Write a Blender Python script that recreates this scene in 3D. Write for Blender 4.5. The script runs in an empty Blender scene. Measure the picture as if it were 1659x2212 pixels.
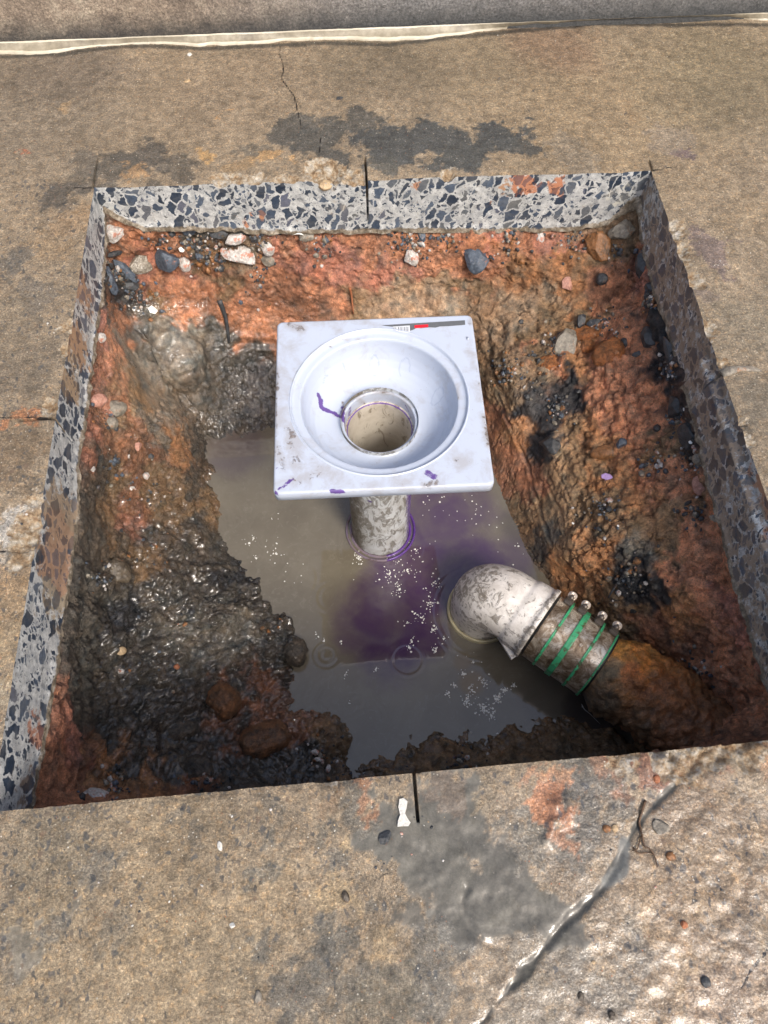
import bpy, bmesh, math, random
import numpy as np
from mathutils import Vector, Matrix

# ------------------------------------------------------------------ camera, sky, sun
C = bpy.context.scene.collection
SC = bpy.context.scene
W, H, F, PT, HC = 1659., 2212., 1549.5, 0.4679, 0.859      # photograph measured at 1659 x 2212
cam = bpy.data.cameras.new('camera'); co = bpy.data.objects.new('camera', cam); C.objects.link(co)
co.location = (0, 0, HC); co.rotation_euler = (PT, 0, 0)
cam.sensor_fit = 'VERTICAL'; cam.sensor_height = 36.; cam.lens = F / H * 36.; cam.clip_start = .02; cam.clip_end = 500
SC.camera = co
wd = bpy.data.worlds.new('World'); SC.world = wd; wd.use_nodes = True
SUN_EL, SUN_AZ = math.radians(50), math.radians(148)        # azimuth clockwise from +y (towards the right and the viewer)
sky = wd.node_tree.nodes.new('ShaderNodeTexSky'); sky.sky_type = 'NISHITA'; sky.sun_disc = False
sky.sun_elevation = SUN_EL; sky.sun_rotation = SUN_AZ; sky.air_density = 1.0; sky.dust_density = 5.0; sky.ozone_density = 1.0
bgn = wd.node_tree.nodes['Background']; bgn.inputs['Strength'].default_value = .135
wd.node_tree.links.new(sky.outputs[0], bgn.inputs[0])
sl = bpy.data.lights.new('sun', 'SUN'); sl.energy = 1.8; sl.angle = math.radians(16); sl.color = (1, .95, .88)
so = bpy.data.objects.new('sun', sl); C.objects.link(so)
sd = Vector((math.sin(SUN_AZ) * math.cos(SUN_EL), math.cos(SUN_AZ) * math.cos(SUN_EL), math.sin(SUN_EL)))
so.rotation_euler = sd.to_track_quat('Z', 'Y').to_euler(); so.location = (1, -1, 2)
SC.view_settings.view_transform = 'Standard'; SC.view_settings.look = 'None'; SC.view_settings.exposure = .6
SC.view_settings.gamma = 1

# ------------------------------------------------------------------ helpers
cP, sP = math.cos(PT), math.sin(PT)
FW = np.array([0, sP, -cP]); UP = np.array([0, cP, sP])
def at(x, y, z=0.):
    d = FW + np.array([1., 0, 0]) * (x - W / 2) / F - UP * (y - H / 2) / F
    return np.array([0, 0, HC]) + d * ((z - HC) / d[2])
def proj(P):
    d = P - np.array([0, 0, HC]); z = d @ FW
    return W / 2 + F * d[..., 0] / z, H / 2 - F * (d @ UP) / z
def snap(P, x, y):
    u, v = proj(P); return P[np.argmin((u - x) ** 2 + (v - y) ** 2)]
def lin(c):
    c = np.asarray(c, float) / 255.; return np.where(c < .04045, c / 12.92, ((c + .055) / 1.055) ** 2.4)
def hsh(i, j, k, s):
    n = (i.astype(np.int64) * 374761393 + j.astype(np.int64) * 668265263 + k.astype(np.int64) * 2147483647 // 7 + s * 1274126177) & 0xffffffff
    n = ((n ^ (n >> 13)) * 1274126177) & 0xffffffff
    n = ((n ^ (n >> 15)) * 2246822519) & 0xffffffff
    return ((n ^ (n >> 16)) & 0xffffff) / float(0xffffff)
def noise(P, sc, s=0):
    Q = P / sc; I = np.floor(Q); f = Q - I; f = f * f * (3 - 2 * f); I = I.astype(np.int64); r = 0
    for a in (0, 1):
        for b in (0, 1):
            for c in (0, 1):
                w = (f[:, 0] if a else 1 - f[:, 0]) * (f[:, 1] if b else 1 - f[:, 1]) * (f[:, 2] if c else 1 - f[:, 2])
                r = r + w * hsh(I[:, 0] + a, I[:, 1] + b, I[:, 2] + c, s)
    return r * 2 - 1
def fbm(P, sc, s=0, o=4, g=.5):
    r = 0; a = 1; t = 0
    for k in range(o):
        r = r + a * noise(P + k * 3.17, sc, s + k * 7); t += a; a *= g; sc *= .5
    return r / t
def worley(P, sc, s=0):
    Q = P / sc; I = np.floor(Q).astype(np.int64); f1 = np.full(len(P), 9.); f2 = f1.copy(); idn = np.zeros(len(P))
    for a in (-1, 0, 1):
        for b in (-1, 0, 1):
            for c in (-1, 0, 1):
                J = I + [a, b, c]
                X = np.stack([J[:, m] + hsh(J[:, 0], J[:, 1], J[:, 2], s + 11 * (m + 1)) for m in range(3)], 1)
                d = np.sqrt(((X - Q) ** 2).sum(1)); h = hsh(J[:, 0], J[:, 1], J[:, 2], s + 99)
                n1 = d < f1; f2 = np.where(n1, f1, np.minimum(f2, d)); idn = np.where(n1, h, idn); f1 = np.where(n1, d, f1)
    return f1, f2, idn
def sst(a, b, x):
    t = np.clip((x - a) / (b - a), 0, 1); return t * t * (3 - 2 * t)
def polydist(P, pts):
    pts = [np.asarray(p, float) for p in pts]; r = np.full(len(P), 9.)
    for a, b in zip(pts[:-1], pts[1:]):
        d = b - a; t = np.clip(((P - a) @ d) / (d @ d + 1e-12), 0, 1)
        r = np.minimum(r, np.linalg.norm(P - a - t[:, None] * d, axis=1))
    return r

def link(o, parent=None):
    C.objects.link(o)
    if parent: o.parent = parent; o.matrix_parent_inverse = parent.matrix_world.inverted() if False else Matrix()
    return o
def tag(o, label, cat, group=None, kind=None):
    if label: o['label'] = label
    if cat: o['category'] = cat
    if group: o['group'] = group
    if kind: o['kind'] = kind
    return o
def thing(name, label, cat, loc, group=None):
    o = bpy.data.objects.new(name, None); o.empty_display_size = .02; C.objects.link(o); o.location = loc
    return tag(o, label, cat, group)
def mesh(name, V, Fc, mat, parent=None, smooth=True, origin=None, attrs=None, midx=None):
    """V (n,3) array in world space, Fc a list / array of faces; attrs: name -> (n,) or (n,3)"""
    V = np.asarray(V, float)
    org = np.zeros(3); q_ = parent
    while q_ is not None: org = org + np.array(q_.location); q_ = q_.parent
    if origin is not None and parent is None: org = np.asarray(origin, float)
    m = bpy.data.meshes.new(name)
    if isinstance(Fc, np.ndarray):
        nf, k = Fc.shape
        m.vertices.add(len(V)); m.vertices.foreach_set('co', (V - org).astype(np.float32).ravel())
        m.loops.add(nf * k); m.loops.foreach_set('vertex_index', Fc.astype(np.int32).ravel())
        m.polygons.add(nf); m.polygons.foreach_set('loop_start', np.arange(0, nf * k, k, dtype=np.int32))
        m.update(calc_edges=True); m.validate()
    else:
        m.from_pydata((V - org).tolist(), [], [list(f) for f in Fc]); m.update()
    mats = mat if isinstance(mat, list) else [mat]
    for q in mats: m.materials.append(q)
    if midx is not None: m.polygons.foreach_set('material_index', np.asarray(midx, np.int32))
    m.polygons.foreach_set('use_smooth', np.full(len(m.polygons), smooth))
    for k, a in (attrs or {}).items():
        a = np.asarray(a, np.float32)
        if a.ndim == 1:
            m.attributes.new(k, 'FLOAT', 'POINT').data.foreach_set('value', a)
        else:
            a4 = np.concatenate([a, np.ones((len(a), 1), np.float32)], 1)
            m.attributes.new(k, 'FLOAT_COLOR', 'POINT').data.foreach_set('color', a4.ravel())
    o = bpy.data.objects.new(name, m); C.objects.link(o)
    if parent is not None: o.parent = parent
    elif origin is not None: o.location = origin
    return o
def sub(o, org):                       # lets a mesh part carry sub-parts built in world space
    return o
def grid_faces(nu, nv, wrap=False):
    i = np.arange(nu if wrap else nu - 1); j = np.arange(nv - 1)
    a, b = np.meshgrid(i, j, indexing='ij'); a2 = (a + 1) % nu
    return np.stack([a * nv + b, a2 * nv + b, a2 * nv + b + 1, a * nv + b + 1], -1).reshape(-1, 4)
def lathe(prof, c, n=96, ax=None, nn=None):
    """surface of revolution of (r, h) about the axis ax through c"""
    ax = np.array([0, 0, 1.]) if ax is None else np.asarray(ax, float)
    e1 = np.array([1., 0, 0]) if nn is None else np.asarray(nn, float)
    e2 = np.cross(ax, e1); t = np.arange(n) * 2 * math.pi / n; V = []
    for a in t:
        d = e1 * math.cos(a) + e2 * math.sin(a)
        for r, h in prof: V.append(np.asarray(c) + d * r + ax * h)
    return np.array(V), grid_faces(n, len(prof), True)[:, ::-1]
def sweep(path, rad, n=20, cap=True):
    path = [np.asarray(p, float) for p in path]; V = []; up = np.array([.13, .2, 1.])
    for i, p in enumerate(path):
        t = path[min(i + 1, len(path) - 1)] - path[max(i - 1, 0)]; t /= np.linalg.norm(t)
        a = np.cross(up, t)
        if np.linalg.norm(a) < .2: a = np.cross(np.array([1., .1, 0]), t)
        if i and np.dot(a, pa) < 0: a = -a
        a /= np.linalg.norm(a); pa = a; b = np.cross(t, a)
        r = rad[i] if hasattr(rad, '__len__') else rad
        for k in range(n):
            q = 2 * math.pi * k / n; V.append(p + (a * math.cos(q) + b * math.sin(q)) * r)
    Fc = []
    for i in range(len(path) - 1):
        for k in range(n):
            Fc.append((i * n + k, i * n + (k + 1) % n, (i + 1) * n + (k + 1) % n, (i + 1) * n + k))
    if cap:
        Fc.append(tuple(range(n - 1, -1, -1))); Fc.append(tuple((len(path) - 1) * n + k for k in range(n)))
    return np.array(V), Fc
def boxv(c, ex, ey, ez, sx, sy, sz, bev=.0):
    bm = bmesh.new(); bmesh.ops.create_cube(bm, size=1)
    for v in bm.verts: v.co = Vector((v.co.x * sx, v.co.y * sy, v.co.z * sz))
    if bev: bmesh.ops.bevel(bm, geom=bm.edges[:], offset=bev, segments=2, affect='EDGES')
    c = np.asarray(c, float)
    V = [c + v.co.x * np.asarray(ex) + v.co.y * np.asarray(ey) + v.co.z * np.asarray(ez) for v in bm.verts]
    Fc = [tuple(v.index for v in f.verts) for f in bm.faces]; bm.free(); return np.array(V), Fc
def join(parts):
    V = []; Fc = []; n = 0; mi = []
    for k, p in enumerate(parts):
        v, f = p[0], p[1]; V.append(v); Fc += [tuple(int(i) + n for i in q) for q in f]; mi += [p[2] if len(p) > 2 else 0] * len(f); n += len(v)
    return np.concatenate(V), Fc, mi

# ------------------------------------------------------------------ node helpers
class M:
    def __init__(s, name):
        s.m = bpy.data.materials.new(name); s.m.use_nodes = True; s.t = s.m.node_tree; s.t.nodes.clear()
        s.o = s.n('OutputMaterial'); s.b = s.n('BsdfPrincipled'); s.l(s.b.outputs[0], s.o.inputs[0]); s.nm = None
        s.geo = s.n('TexCoord'); s.co = s.geo.outputs['Object']
    def n(s, k, **kw):
        x = s.t.nodes.new('ShaderNode' + k)
        for a, v in kw.items(): setattr(x, a, v)
        return x
    def l(s, a, b): s.t.links.new(a, b)
    def set(s, node, key, v):
        i = node.inputs[key]
        if hasattr(v, 'links') or isinstance(v, bpy.types.NodeSocket): s.l(v, i)
        else:
            if hasattr(i.default_value, '__len__'):
                v = tuple(v) if hasattr(v, '__len__') else (v,) * 3
                if len(i.default_value) == 4 and len(v) == 3: v = v + (1,)
            i.default_value = v
    def P(s, **kw):
        for k, v in kw.items(): s.set(s.b, {'color': 'Base Color', 'rough': 'Roughness', 'metal': 'Metallic', 'spec': 'Specular IOR Level', 'coat': 'Coat Weight', 'coatr': 'Coat Roughness', 'ior': 'IOR', 'normal': 'Normal'}[k], v)
    def attr(s, name, col=False):
        a = s.n('Attribute'); a.attribute_name = name; return a.outputs['Color' if col else 'Fac']
    def map(s, scale=(1, 1, 1), rot=(0, 0, 0), src=None):
        a = s.n('Mapping'); s.l(src or s.co, a.inputs[0]); a.inputs['Scale'].default_value = scale; a.inputs['Rotation'].default_value = rot; return a.outputs[0]
    def noise(s, sc, det=6, rough=.6, dist=0, vec=None, col=False):
        a = s.n('TexNoise'); s.l(vec or s.co, a.inputs['Vector']); a.inputs['Scale'].default_value = sc; a.inputs['Detail'].default_value = det
        a.inputs['Roughness'].default_value = rough; a.inputs['Distortion'].default_value = dist; return a.outputs['Color' if col else 'Fac']
    def vor(s, sc, feat='F1', vec=None, rnd=1., out='Distance'):
        a = s.n('TexVoronoi'); a.feature = feat; s.l(vec or s.co, a.inputs['Vector']); a.inputs['Scale'].default_value = sc; a.inputs['Randomness'].default_value = rnd; return a.outputs[out]
    def ramp(s, x, stops, interp='LINEAR'):
        a = s.n('ValToRGB'); s.set(a, 'Fac', x); r = a.color_ramp; r.interpolation = interp
        while len(r.elements) < len(stops): r.elements.new(.5)
        for e, (p, c) in zip(r.elements, stops):
            e.position = p; e.color = (c, c, c, 1) if not hasattr(c, '__len__') else tuple(c) + (1,)
        return a.outputs[0]
    def mix(s, f, a, b, mode='MIX'):
        x = s.n('MixRGB', blend_type=mode); s.set(x, 'Fac', f); s.set(x, 'Color1', a); s.set(x, 'Color2', b); return x.outputs[0]
    def math(s, op, a, b=0, clamp=False):
        x = s.n('Math', operation=op, use_clamp=clamp); s.set(x, 0, a); s.set(x, 1, b); return x.outputs[0]
    def mr(s, x, a, b, c=0, d=1):
        q = s.n('MapRange'); s.set(q, 0, x); q.inputs[1].default_value = a; q.inputs[2].default_value = b; q.inputs[3].default_value = c; q.inputs[4].default_value = d; return q.outputs[0]
    def bump(s, h, dist=.001, st=1.):
        b = s.n('Bump'); s.set(b, 'Height', h); b.inputs['Distance'].default_value = dist; s.set(b, 'Strength', st)
        if s.nm is not None: s.l(s.nm, b.inputs['Normal'])
        s.nm = b.outputs[0]; s.l(s.nm, s.b.inputs['Normal'])
    def coatbump(s, h, dist, st=1.):
        b = s.n('Bump'); s.set(b, 'Height', h); b.inputs['Distance'].default_value = dist; s.set(b, 'Strength', st); s.l(b.outputs[0], s.b.inputs['Coat Normal'])
    def warp(s, sc, amt, vec=None):
        a = s.n('TexNoise'); s.l(vec or s.co, a.inputs['Vector']); a.inputs['Scale'].default_value = sc; a.inputs['Detail'].default_value = 3
        v = s.n('VectorMath', operation='MULTIPLY_ADD'); s.l(a.outputs['Color'], v.inputs[0]); v.inputs[1].default_value = (amt,) * 3; s.l(vec or s.co, v.inputs[2]); return v.outputs[0]

def L(*c): return tuple(lin(c))

# ---- floor (top of the slab)
def mat_floor():
    m = M('floor_concrete'); col = m.attr('col', True); wet = m.attr('wet'); agg = m.attr('agg'); sl_ = m.attr('slurry')
    n1 = m.noise(55, 9, .72); n2 = m.noise(330, 6, .78); n3 = m.noise(1300, 2, .6)
    col = m.mix(1., col, m.ramp(n1, [(.3, .52), (.5, 1.), (.7, 1.5)]), 'MULTIPLY')
    grainy = m.math('SUBTRACT', 1, m.math('MULTIPLY', sl_, .8))
    g = m.ramp(n2, [(.32, .32), (.45, .82), (.55, 1.10), (.68, 2.1)])
    col = m.mix(grainy, col, m.mix(1., col, g, 'MULTIPLY'))
    g2 = m.ramp(n3, [(.33, .62), (.5, 1.), (.68, 1.45)])
    col = m.mix(grainy, col, m.mix(1., col, g2, 'MULTIPLY'))
    # sand coloured and orange mottling
    mo = m.ramp(m.noise(140, 5, .7), [(.5, 0.), (.64, .8)])
    col = m.mix(m.math('MULTIPLY', mo, m.math('MULTIPLY', grainy, .55)), col, m.mix(1., col, (1.45, 1.18, .86), 'MULTIPLY'))
    # exposed aggregate: dark angular stones
    w = m.warp(90, .012)
    wa = m.map((1, .7, 1), (0, 0, .5), w)
    de = m.vor(150, 'DISTANCE_TO_EDGE', wa); ce = m.vor(150, 'F1', wa, out='Color')
    s = m.n('SeparateColor'); m.l(ce, s.inputs[0])
    keep = m.ramp(m.math('SUBTRACT', m.math('ADD', s.outputs[0], agg), 1.0), [(0, 0.), (.02, 1.)])
    st = m.math('MULTIPLY', keep, m.ramp(m.math('ADD', de, m.math('MULTIPLY', m.noise(700, 3), .14)), [(.22, 0.), (.34, 1.)]))
    scol = m.ramp(s.outputs[1], [(0, L(58, 62, 66)), (.5, L(84, 86, 88)), (.8, L(104, 98, 88)), (1, L(120, 98, 80))])
    col = m.mix(m.math('MULTIPLY', st, .72), col, scol)
    # pale sand grains
    vf = m.vor(230, 'F1'); vc = m.vor(230, 'F1', out='Color'); s2 = m.n('SeparateColor'); m.l(vc, s2.inputs[0])
    sp = m.math('MULTIPLY', m.ramp(vf, [(.16, 1.), (.24, 0.)]), m.ramp(s2.outputs[0], [(.86, 0.), (.88, 1.)]))
    col = m.mix(m.math('MULTIPLY', sp, m.math('MULTIPLY', grainy, .8)), col, m.ramp(s2.outputs[1], [(0, L(205, 190, 165)), (.5, L(225, 220, 205)), (.75, L(60, 56, 52)), (1, L(185, 120, 80))]))
    # cracks, drawn from the true distance to each crack
    cd = m.math('ADD', m.attr('crack'), m.math('MULTIPLY', m.math('SUBTRACT', m.noise(160, 4), .5), .004))
    cr = m.ramp(m.math('MULTIPLY', cd, 100.), [(.08, 1.), (.17, 0.)])
    col = m.mix(cr, col, L(36, 30, 26))
    # broken, bare concrete in the chips
    ch = m.attr('chip')
    cf = m.ramp(m.math('ADD', ch, m.math('MULTIPLY', m.math('SUBTRACT', m.noise(160, 5), .5), .9)), [(.36, 0.), (.52, 1.)])
    cc = m.mix(1., m.ramp(m.noise(70, 6, .7), [(.36, L(128, 98, 66)), (.46, L(166, 142, 110)), (.58, L(188, 178, 160)), (.7, L(214, 208, 198))]), m.ramp(m.noise(260, 5, .75), [(.35, .5), (.5, .95), (.62, 1.25)]), 'MULTIPLY')
    col = m.mix(m.math('MULTIPLY', cf, .9), col, cc)
    m.P(color=col)
    r = m.math('ADD', m.mr(wet, 0, 1, .62, .13), m.math('MULTIPLY', sl_, .22))
    r = m.math('ADD', r, m.mr(m.noise(90, 4), .3, .7, -.10, .14), True)
    m.P(rough=r, spec=m.mr(sl_, 0, 1, .5, .3)); film = m.mr(wet, .40, .95, 0, 1.)
    film = m.math('MULTIPLY', film, m.ramp(m.noise(28, 5, .65), [(.36, .15), (.52, 1.)])); m.P(coat=film, coatr=.03); m.b.inputs['Coat IOR'].default_value = 1.45
    m.P(color=m.mix(m.math('MULTIPLY', film, .75), col, m.mix(1., col, (.60, .585, .57), 'MULTIPLY')))
    rockgate = m.math('MULTIPLY', m.math('SUBTRACT', 1, m.math('MULTIPLY', sl_, .86)), m.mr(wet, .3, 1, 1, .22))
    m.bump(m.noise(60, 6, .68), .007, m.math('MULTIPLY', rockgate, .7))
    m.bump(m.noise(260, 6, .78), .0032, rockgate)
    m.bump(m.math('ADD', m.noise(900, 2, .7), m.math('MULTIPLY', cr, -3)), .0007, rockgate)
    m.coatbump(m.math('ADD', m.noise(250, 3, .6), m.math('MULTIPLY', m.noise(600, 2, .5), .2)), .0007, m.math('SUBTRACT', 1, m.math('MULTIPLY', sl_, .75)))
    m.bump(m.noise(185, 3, .55), .0016, m.math('MULTIPLY', m.math('MULTIPLY', wet, wet), m.math('SUBTRACT', 1, m.math('MULTIPLY', sl_, .8))))
    return m.m
# ---- diamond-sawn face of the slab
def mat_cut():
    m = M('sawn_concrete')
    def layer(sc, thr, rotz, seed, lo, hi, squash):
        w = m.warp(60, .02, m.map((1, 1, 1), (seed, seed * 1.7, rotz)))
        wa = m.map((1 * squash, 1 * squash, 1.25), (.12, .1, seed), w)
        de = m.vor(sc, 'DISTANCE_TO_EDGE', wa); ce = m.vor(sc, 'F1', wa, out='Color')
        s = m.n('SeparateColor'); m.l(ce, s.inputs[0])
        k = m.ramp(s.outputs[0], [(thr, 0.), (thr + .01, 1.)])
        edge = m.math('ADD', de, m.math('MULTIPLY', m.math('SUBTRACT', m.noise(500, 2), .5), .05))
        return m.math('MULTIPLY', k, m.ramp(edge, [(lo, 0.), (hi, 1.)])), s, k
    big, sb, kb = layer(54, .46, .3, .7, .085, .10, .72)
    mid, sm, km = layer(112, .50, .9, 2.1, .13, .15, .75)
    sml, ss, ks_ = layer(230, .5, .5, 4.2, .19, .22, 1.)
    mask = m.math('MAXIMUM', big, m.math('MULTIPLY', mid, m.math('SUBTRACT', 1, kb)))
    cem = m.mix(1., m.ramp(m.noise(90, 4), [(.35, L(158, 160, 160)), (.65, L(206, 206, 202))]), m.ramp(m.noise(900, 3, .7), [(.35, .72), (.6, 1.12)]), 'MULTIPLY')
    sandc = m.ramp(ss.outputs[1], [(0, L(70, 80, 95)), (.4, L(105, 110, 115)), (.7, L(190, 190, 180)), (1, L(126, 112, 98))])
    cem = m.mix(m.math('MULTIPLY', sml, .75), cem, sandc)
    stone = m.mix(1., m.ramp(sb.outputs[1], [(0, L(40, 50, 64)), (.45, L(56, 68, 84)), (.8, L(80, 92, 108)), (.93, L(96, 98, 98)), (1, L(92, 96, 112))]),
                  m.ramp(m.noise(200, 5, .75, 1.), [(.35, .65), (.65, 1.3)]), 'MULTIPLY')
    col = m.mix(mask, cem, stone)
    veil = m.ramp(m.noise(24, 6, .7, .6, m.map((1, 1, 2.5))), [(.45, 0.), (.68, .32)]); col = m.mix(veil, col, L(134, 132, 126))
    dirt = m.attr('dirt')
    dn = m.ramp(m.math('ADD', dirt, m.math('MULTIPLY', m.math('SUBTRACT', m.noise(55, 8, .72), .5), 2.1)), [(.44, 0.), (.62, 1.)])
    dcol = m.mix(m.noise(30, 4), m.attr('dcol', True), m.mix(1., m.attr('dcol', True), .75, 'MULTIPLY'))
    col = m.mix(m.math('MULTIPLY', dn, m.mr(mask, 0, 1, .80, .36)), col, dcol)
    ro = m.attr('rough')
    rg = m.mix(1., m.ramp(m.noise(70, 6, .7), [(.3, L(72, 66, 58)), (.5, L(130, 118, 100)), (.7, L(190, 180, 165))]), m.ramp(m.noise(340, 4), [(.3, .6), (.7, 1.2)]), 'MULTIPLY')
    rm = m.ramp(m.math('ADD', ro, m.math('MULTIPLY', m.math('SUBTRACT', m.noise(120, 5), .5), .6)), [(.42, 0.), (.55, 1.)])
    col = m.mix(rm, col, rg)
    m.P(color=col, rough=m.mr(dn, 0, 1, .34, .55), spec=.5)
    m.bump(m.noise(120, 5, .7), .003, m.math('ADD', m.math('MULTIPLY', rm, .9), m.math('MULTIPLY', dn, .35)))
    m.bump(m.noise(700, 4, .7), .0005, .6)
    # concentric saw marks
    return m.m
# ---- soil
def mat_soil(name='soil', objspace=False):
    m = M(name); col = m.attr('col', True); wet = m.attr('wet'); grit = m.attr('grit')
    col = m.mix(1., col, m.ramp(m.noise(70, 8, .68), [(.28, .32), (.48, .95), (.7, 1.75)]), 'MULTIPLY')
    hue = m.noise(33, 5, .6)
    col = m.mix(m.ramp(hue, [(.5, 0.), (.68, .55)]), col, m.mix(1., col, (1.25, 1.03, .82), 'MULTIPLY'))
    col = m.mix(m.ramp(hue, [(.34, .9), (.49, 0.)]), col, m.mix(1., col, (.55, .68, .80), 'MULTIPLY'))
    col = m.mix(1., col, m.ramp(m.noise(520, 4, .7), [(.3, .6), (.5, 1.), (.7, 1.35)]), 'MULTIPLY')
    def stones(sc, th, ramp, seed, a=.22, b=.32):
        v = m.map((1, 1, 1), (seed, seed * .7, 0), m.warp(150, .006))
        d = m.vor(sc, 'F1', v); c = m.vor(sc, 'F1', v, out='Color'); s = m.n('SeparateColor'); m.l(c, s.inputs[0])
        k = m.math('MULTIPLY', m.ramp(d, [(a, 1.), (b, 0.)]), m.ramp(m.math('ADD', s.outputs[0], m.math('MULTIPLY', grit, .5)), [(th, 0.), (th + .02, 1.)]))
        return k, m.ramp(s.outputs[1], ramp)
    k1, c1 = stones(130, 1.02, [(0, L(45, 48, 52)), (.5, L(75, 76, 78)), (.75, L(130, 122, 108)), (1, L(196, 188, 176))], .4)
    k2, c2 = stones(330, 1.0, [(0, L(40, 40, 40)), (.6, L(120, 110, 95)), (.85, L(200, 190, 175)), (1, L(190, 120, 80))], 1.9)
    col = m.mix(k2, col, c2); col = m.mix(k1, col, c1)
    m.P(color=col, spec=.5)
    r = m.mr(wet, 0, 1, .66, .14); r = m.math('ADD', r, m.mr(m.noise(60, 5), .3, .7, -.1, .16), True)
    m.b.inputs['Coat Weight'].default_value = 0; m.P(coat=m.math('MULTIPLY', m.math('MULTIPLY', wet, wet), .75), coatr=.08)
    m.P(rough=r)
    sf = m.attr('smooth'); g = m.math('SUBTRACT', 1, m.math('MULTIPLY', sf, .7))
    m.bump(m.noise(90, 8, .72), .010, m.math('MULTIPLY', g, .85))
    ck = m.ramp(m.vor(105, 'DISTANCE_TO_EDGE', m.warp(70, .022)), [(.0, 0.), (.09, .75), (.25, 1.)]); ck2 = m.ramp(m.vor(260, 'DISTANCE_TO_EDGE', m.warp(160, .01)), [(.0, 0.), (.12, .8), (.3, 1.)])
    m.bump(m.math('ADD', m.math('MULTIPLY', ck, .8), m.math('MULTIPLY', ck2, .45)), .0042, m.math('MULTIPLY', g, .8))
    m.bump(m.math('ADD', m.noise(620, 5, .75), m.math('MULTIPLY', k1, 1.)), .0017, g)
    return m.m
def mat_rock(name, c1, c2, rough=.5, dirt=.0, dcol=(150, 92, 58), vein=None):
    m = M(name); n = m.noise(130, 7, .65, .6)
    col = m.mix(1., m.ramp(n, [(.32, L(*c1)), (.62, L(*c2))]), m.ramp(m.noise(700, 4, .7), [(.3, .65), (.7, 1.25)]), 'MULTIPLY')
    if vein is not None:
        v = m.noise(260, 4, .6, 1.5, m.map((1, .25, 1), (.4, .3, .8)))
        col = m.mix(m.ramp(v, [(.52, 0.), (.6, .9)]), col, L(*vein))
    d = m.ramp(m.noise(75, 6, .7), [(.62 - dirt, 0.), (.70 - dirt, 1.)])
    col = m.mix(m.math('MULTIPLY', d, .85), col, L(*dcol))
    m.P(color=col, rough=rough); m.bump(m.noise(240, 6, .7), .002, .7); m.bump(m.vor(90, 'DISTANCE_TO_EDGE'), .002, .3); return m.m
# ---- dirty white plastic
def mat_pvc(name, base=(232, 236, 242), amt=.0, rough=.3, streak=None, dirtcol=(100, 74, 40)):
    m = M(name)
    col = m.mix(m.noise(12, 3), L(*base), tuple(x * .93 for x in L(*base)))
    d = m.attr('dirt')
    if streak: v = m.map(streak, (0, 0, 0))
    else: v = m.co
    n = m.noise(60, 8, .72, 1.2, v)
    a = m.math('ADD', m.math('ADD', n, d), amt)
    f = m.ramp(a, [(.66, 0.), (.70, .55), (.80, .75), (.95, .95)])
    film = m.ramp(m.math('ADD', m.noise(34, 7, .72, .4), m.math('MULTIPLY', d, .8)), [(.40, 0.), (.62, .34)]); col = m.mix(film, col, L(*[int(.5 * q + .5 * w) for q, w in zip(dirtcol, (170, 158, 138))]))
    dc = m.mix(m.ramp(m.noise(200, 5, .7), [(.35, 0.), (.65, 1.)]), L(*dirtcol), tuple(x * .4 for x in L(*dirtcol)))
    col = m.mix(f, col, dc)
    fs = m.ramp(m.vor(190, 'F1', m.warp(90, .01)), [(.07, 1.), (.10, 0.)])
    fs = m.math('MULTIPLY', fs, m.ramp(m.noise(30, 3), [(.5, 0.), (.6, 1.)]))
    col = m.mix(m.math('MULTIPLY', fs, .6), col, L(120, 112, 96))
    p = m.attr('purple')
    pf = m.ramp(m.math('ADD', p, m.math('MULTIPLY', m.math('SUBTRACT', m.noise(220, 6, .7), .5), 1.1)), [(.38, 0.), (.62, 1.)])
    col = m.mix(m.math('MULTIPLY', pf, .92), col, m.mix(m.noise(90, 3), L(98, 58, 150), L(64, 34, 98)))
    k = m.attr('mark')
    col = m.mix(m.math('MULTIPLY', k, .35), col, L(120, 135, 165))
    m.P(color=col, rough=m.math('ADD', m.mr(f, 0, 1, rough, .62), 0), spec=.5)
    m.bump(m.math('ADD', m.math('MULTIPLY', f, .8), m.math('MULTIPLY', n, .2)), .0009, .7)
    m.bump(m.noise(250, 3, .5), .0003, .35)
    return m.m
def mat_simple(name, c, rough=.5, metal=0., var=.2, sc=200, bump=.0005):
    m = M(name); n = m.noise(sc, 6, .65)
    b = L(*c); m.P(color=m.mix(m.ramp(n, [(.3, 0.), (.7, 1.)]), tuple(x * (1 - var) for x in b), tuple(min(1, x * (1 + var)) for x in b)), rough=rough, metal=metal)
    m.bump(n, bump, .6); return m.m
def mat_steel():
    m = M('shield_steel'); n = m.noise(45, 8, .7, .8)
    col = m.ramp(n, [(.32, L(96, 76, 56)), (.47, L(164, 144, 120)), (.60, L(232, 220, 200))])
    sp = m.ramp(m.noise(210, 5, .7), [(.58, 0.), (.66, 1.)])
    col = m.mix(m.math('MULTIPLY', sp, .8), col, L(84, 62, 40))
    m.P(color=col, metal=m.mr(sp, 0, 1, .7, .05), rough=m.mr(n, .3, .7, .42, .24)); m.bump(n, .0006, .6); m.bump(m.noise(500, 4), .0003, .5); return m.m
def mat_green():
    m = M('green_band'); n = m.noise(90, 7, .7)
    col = m.mix(m.ramp(n, [(.52, 0.), (.60, 1.)]), m.mix(m.noise(20, 2), L(84, 190, 134), L(50, 138, 94)), L(88, 76, 50))
    m.P(color=col, rough=.35); m.bump(n, .0005, .5); return m.m
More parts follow.
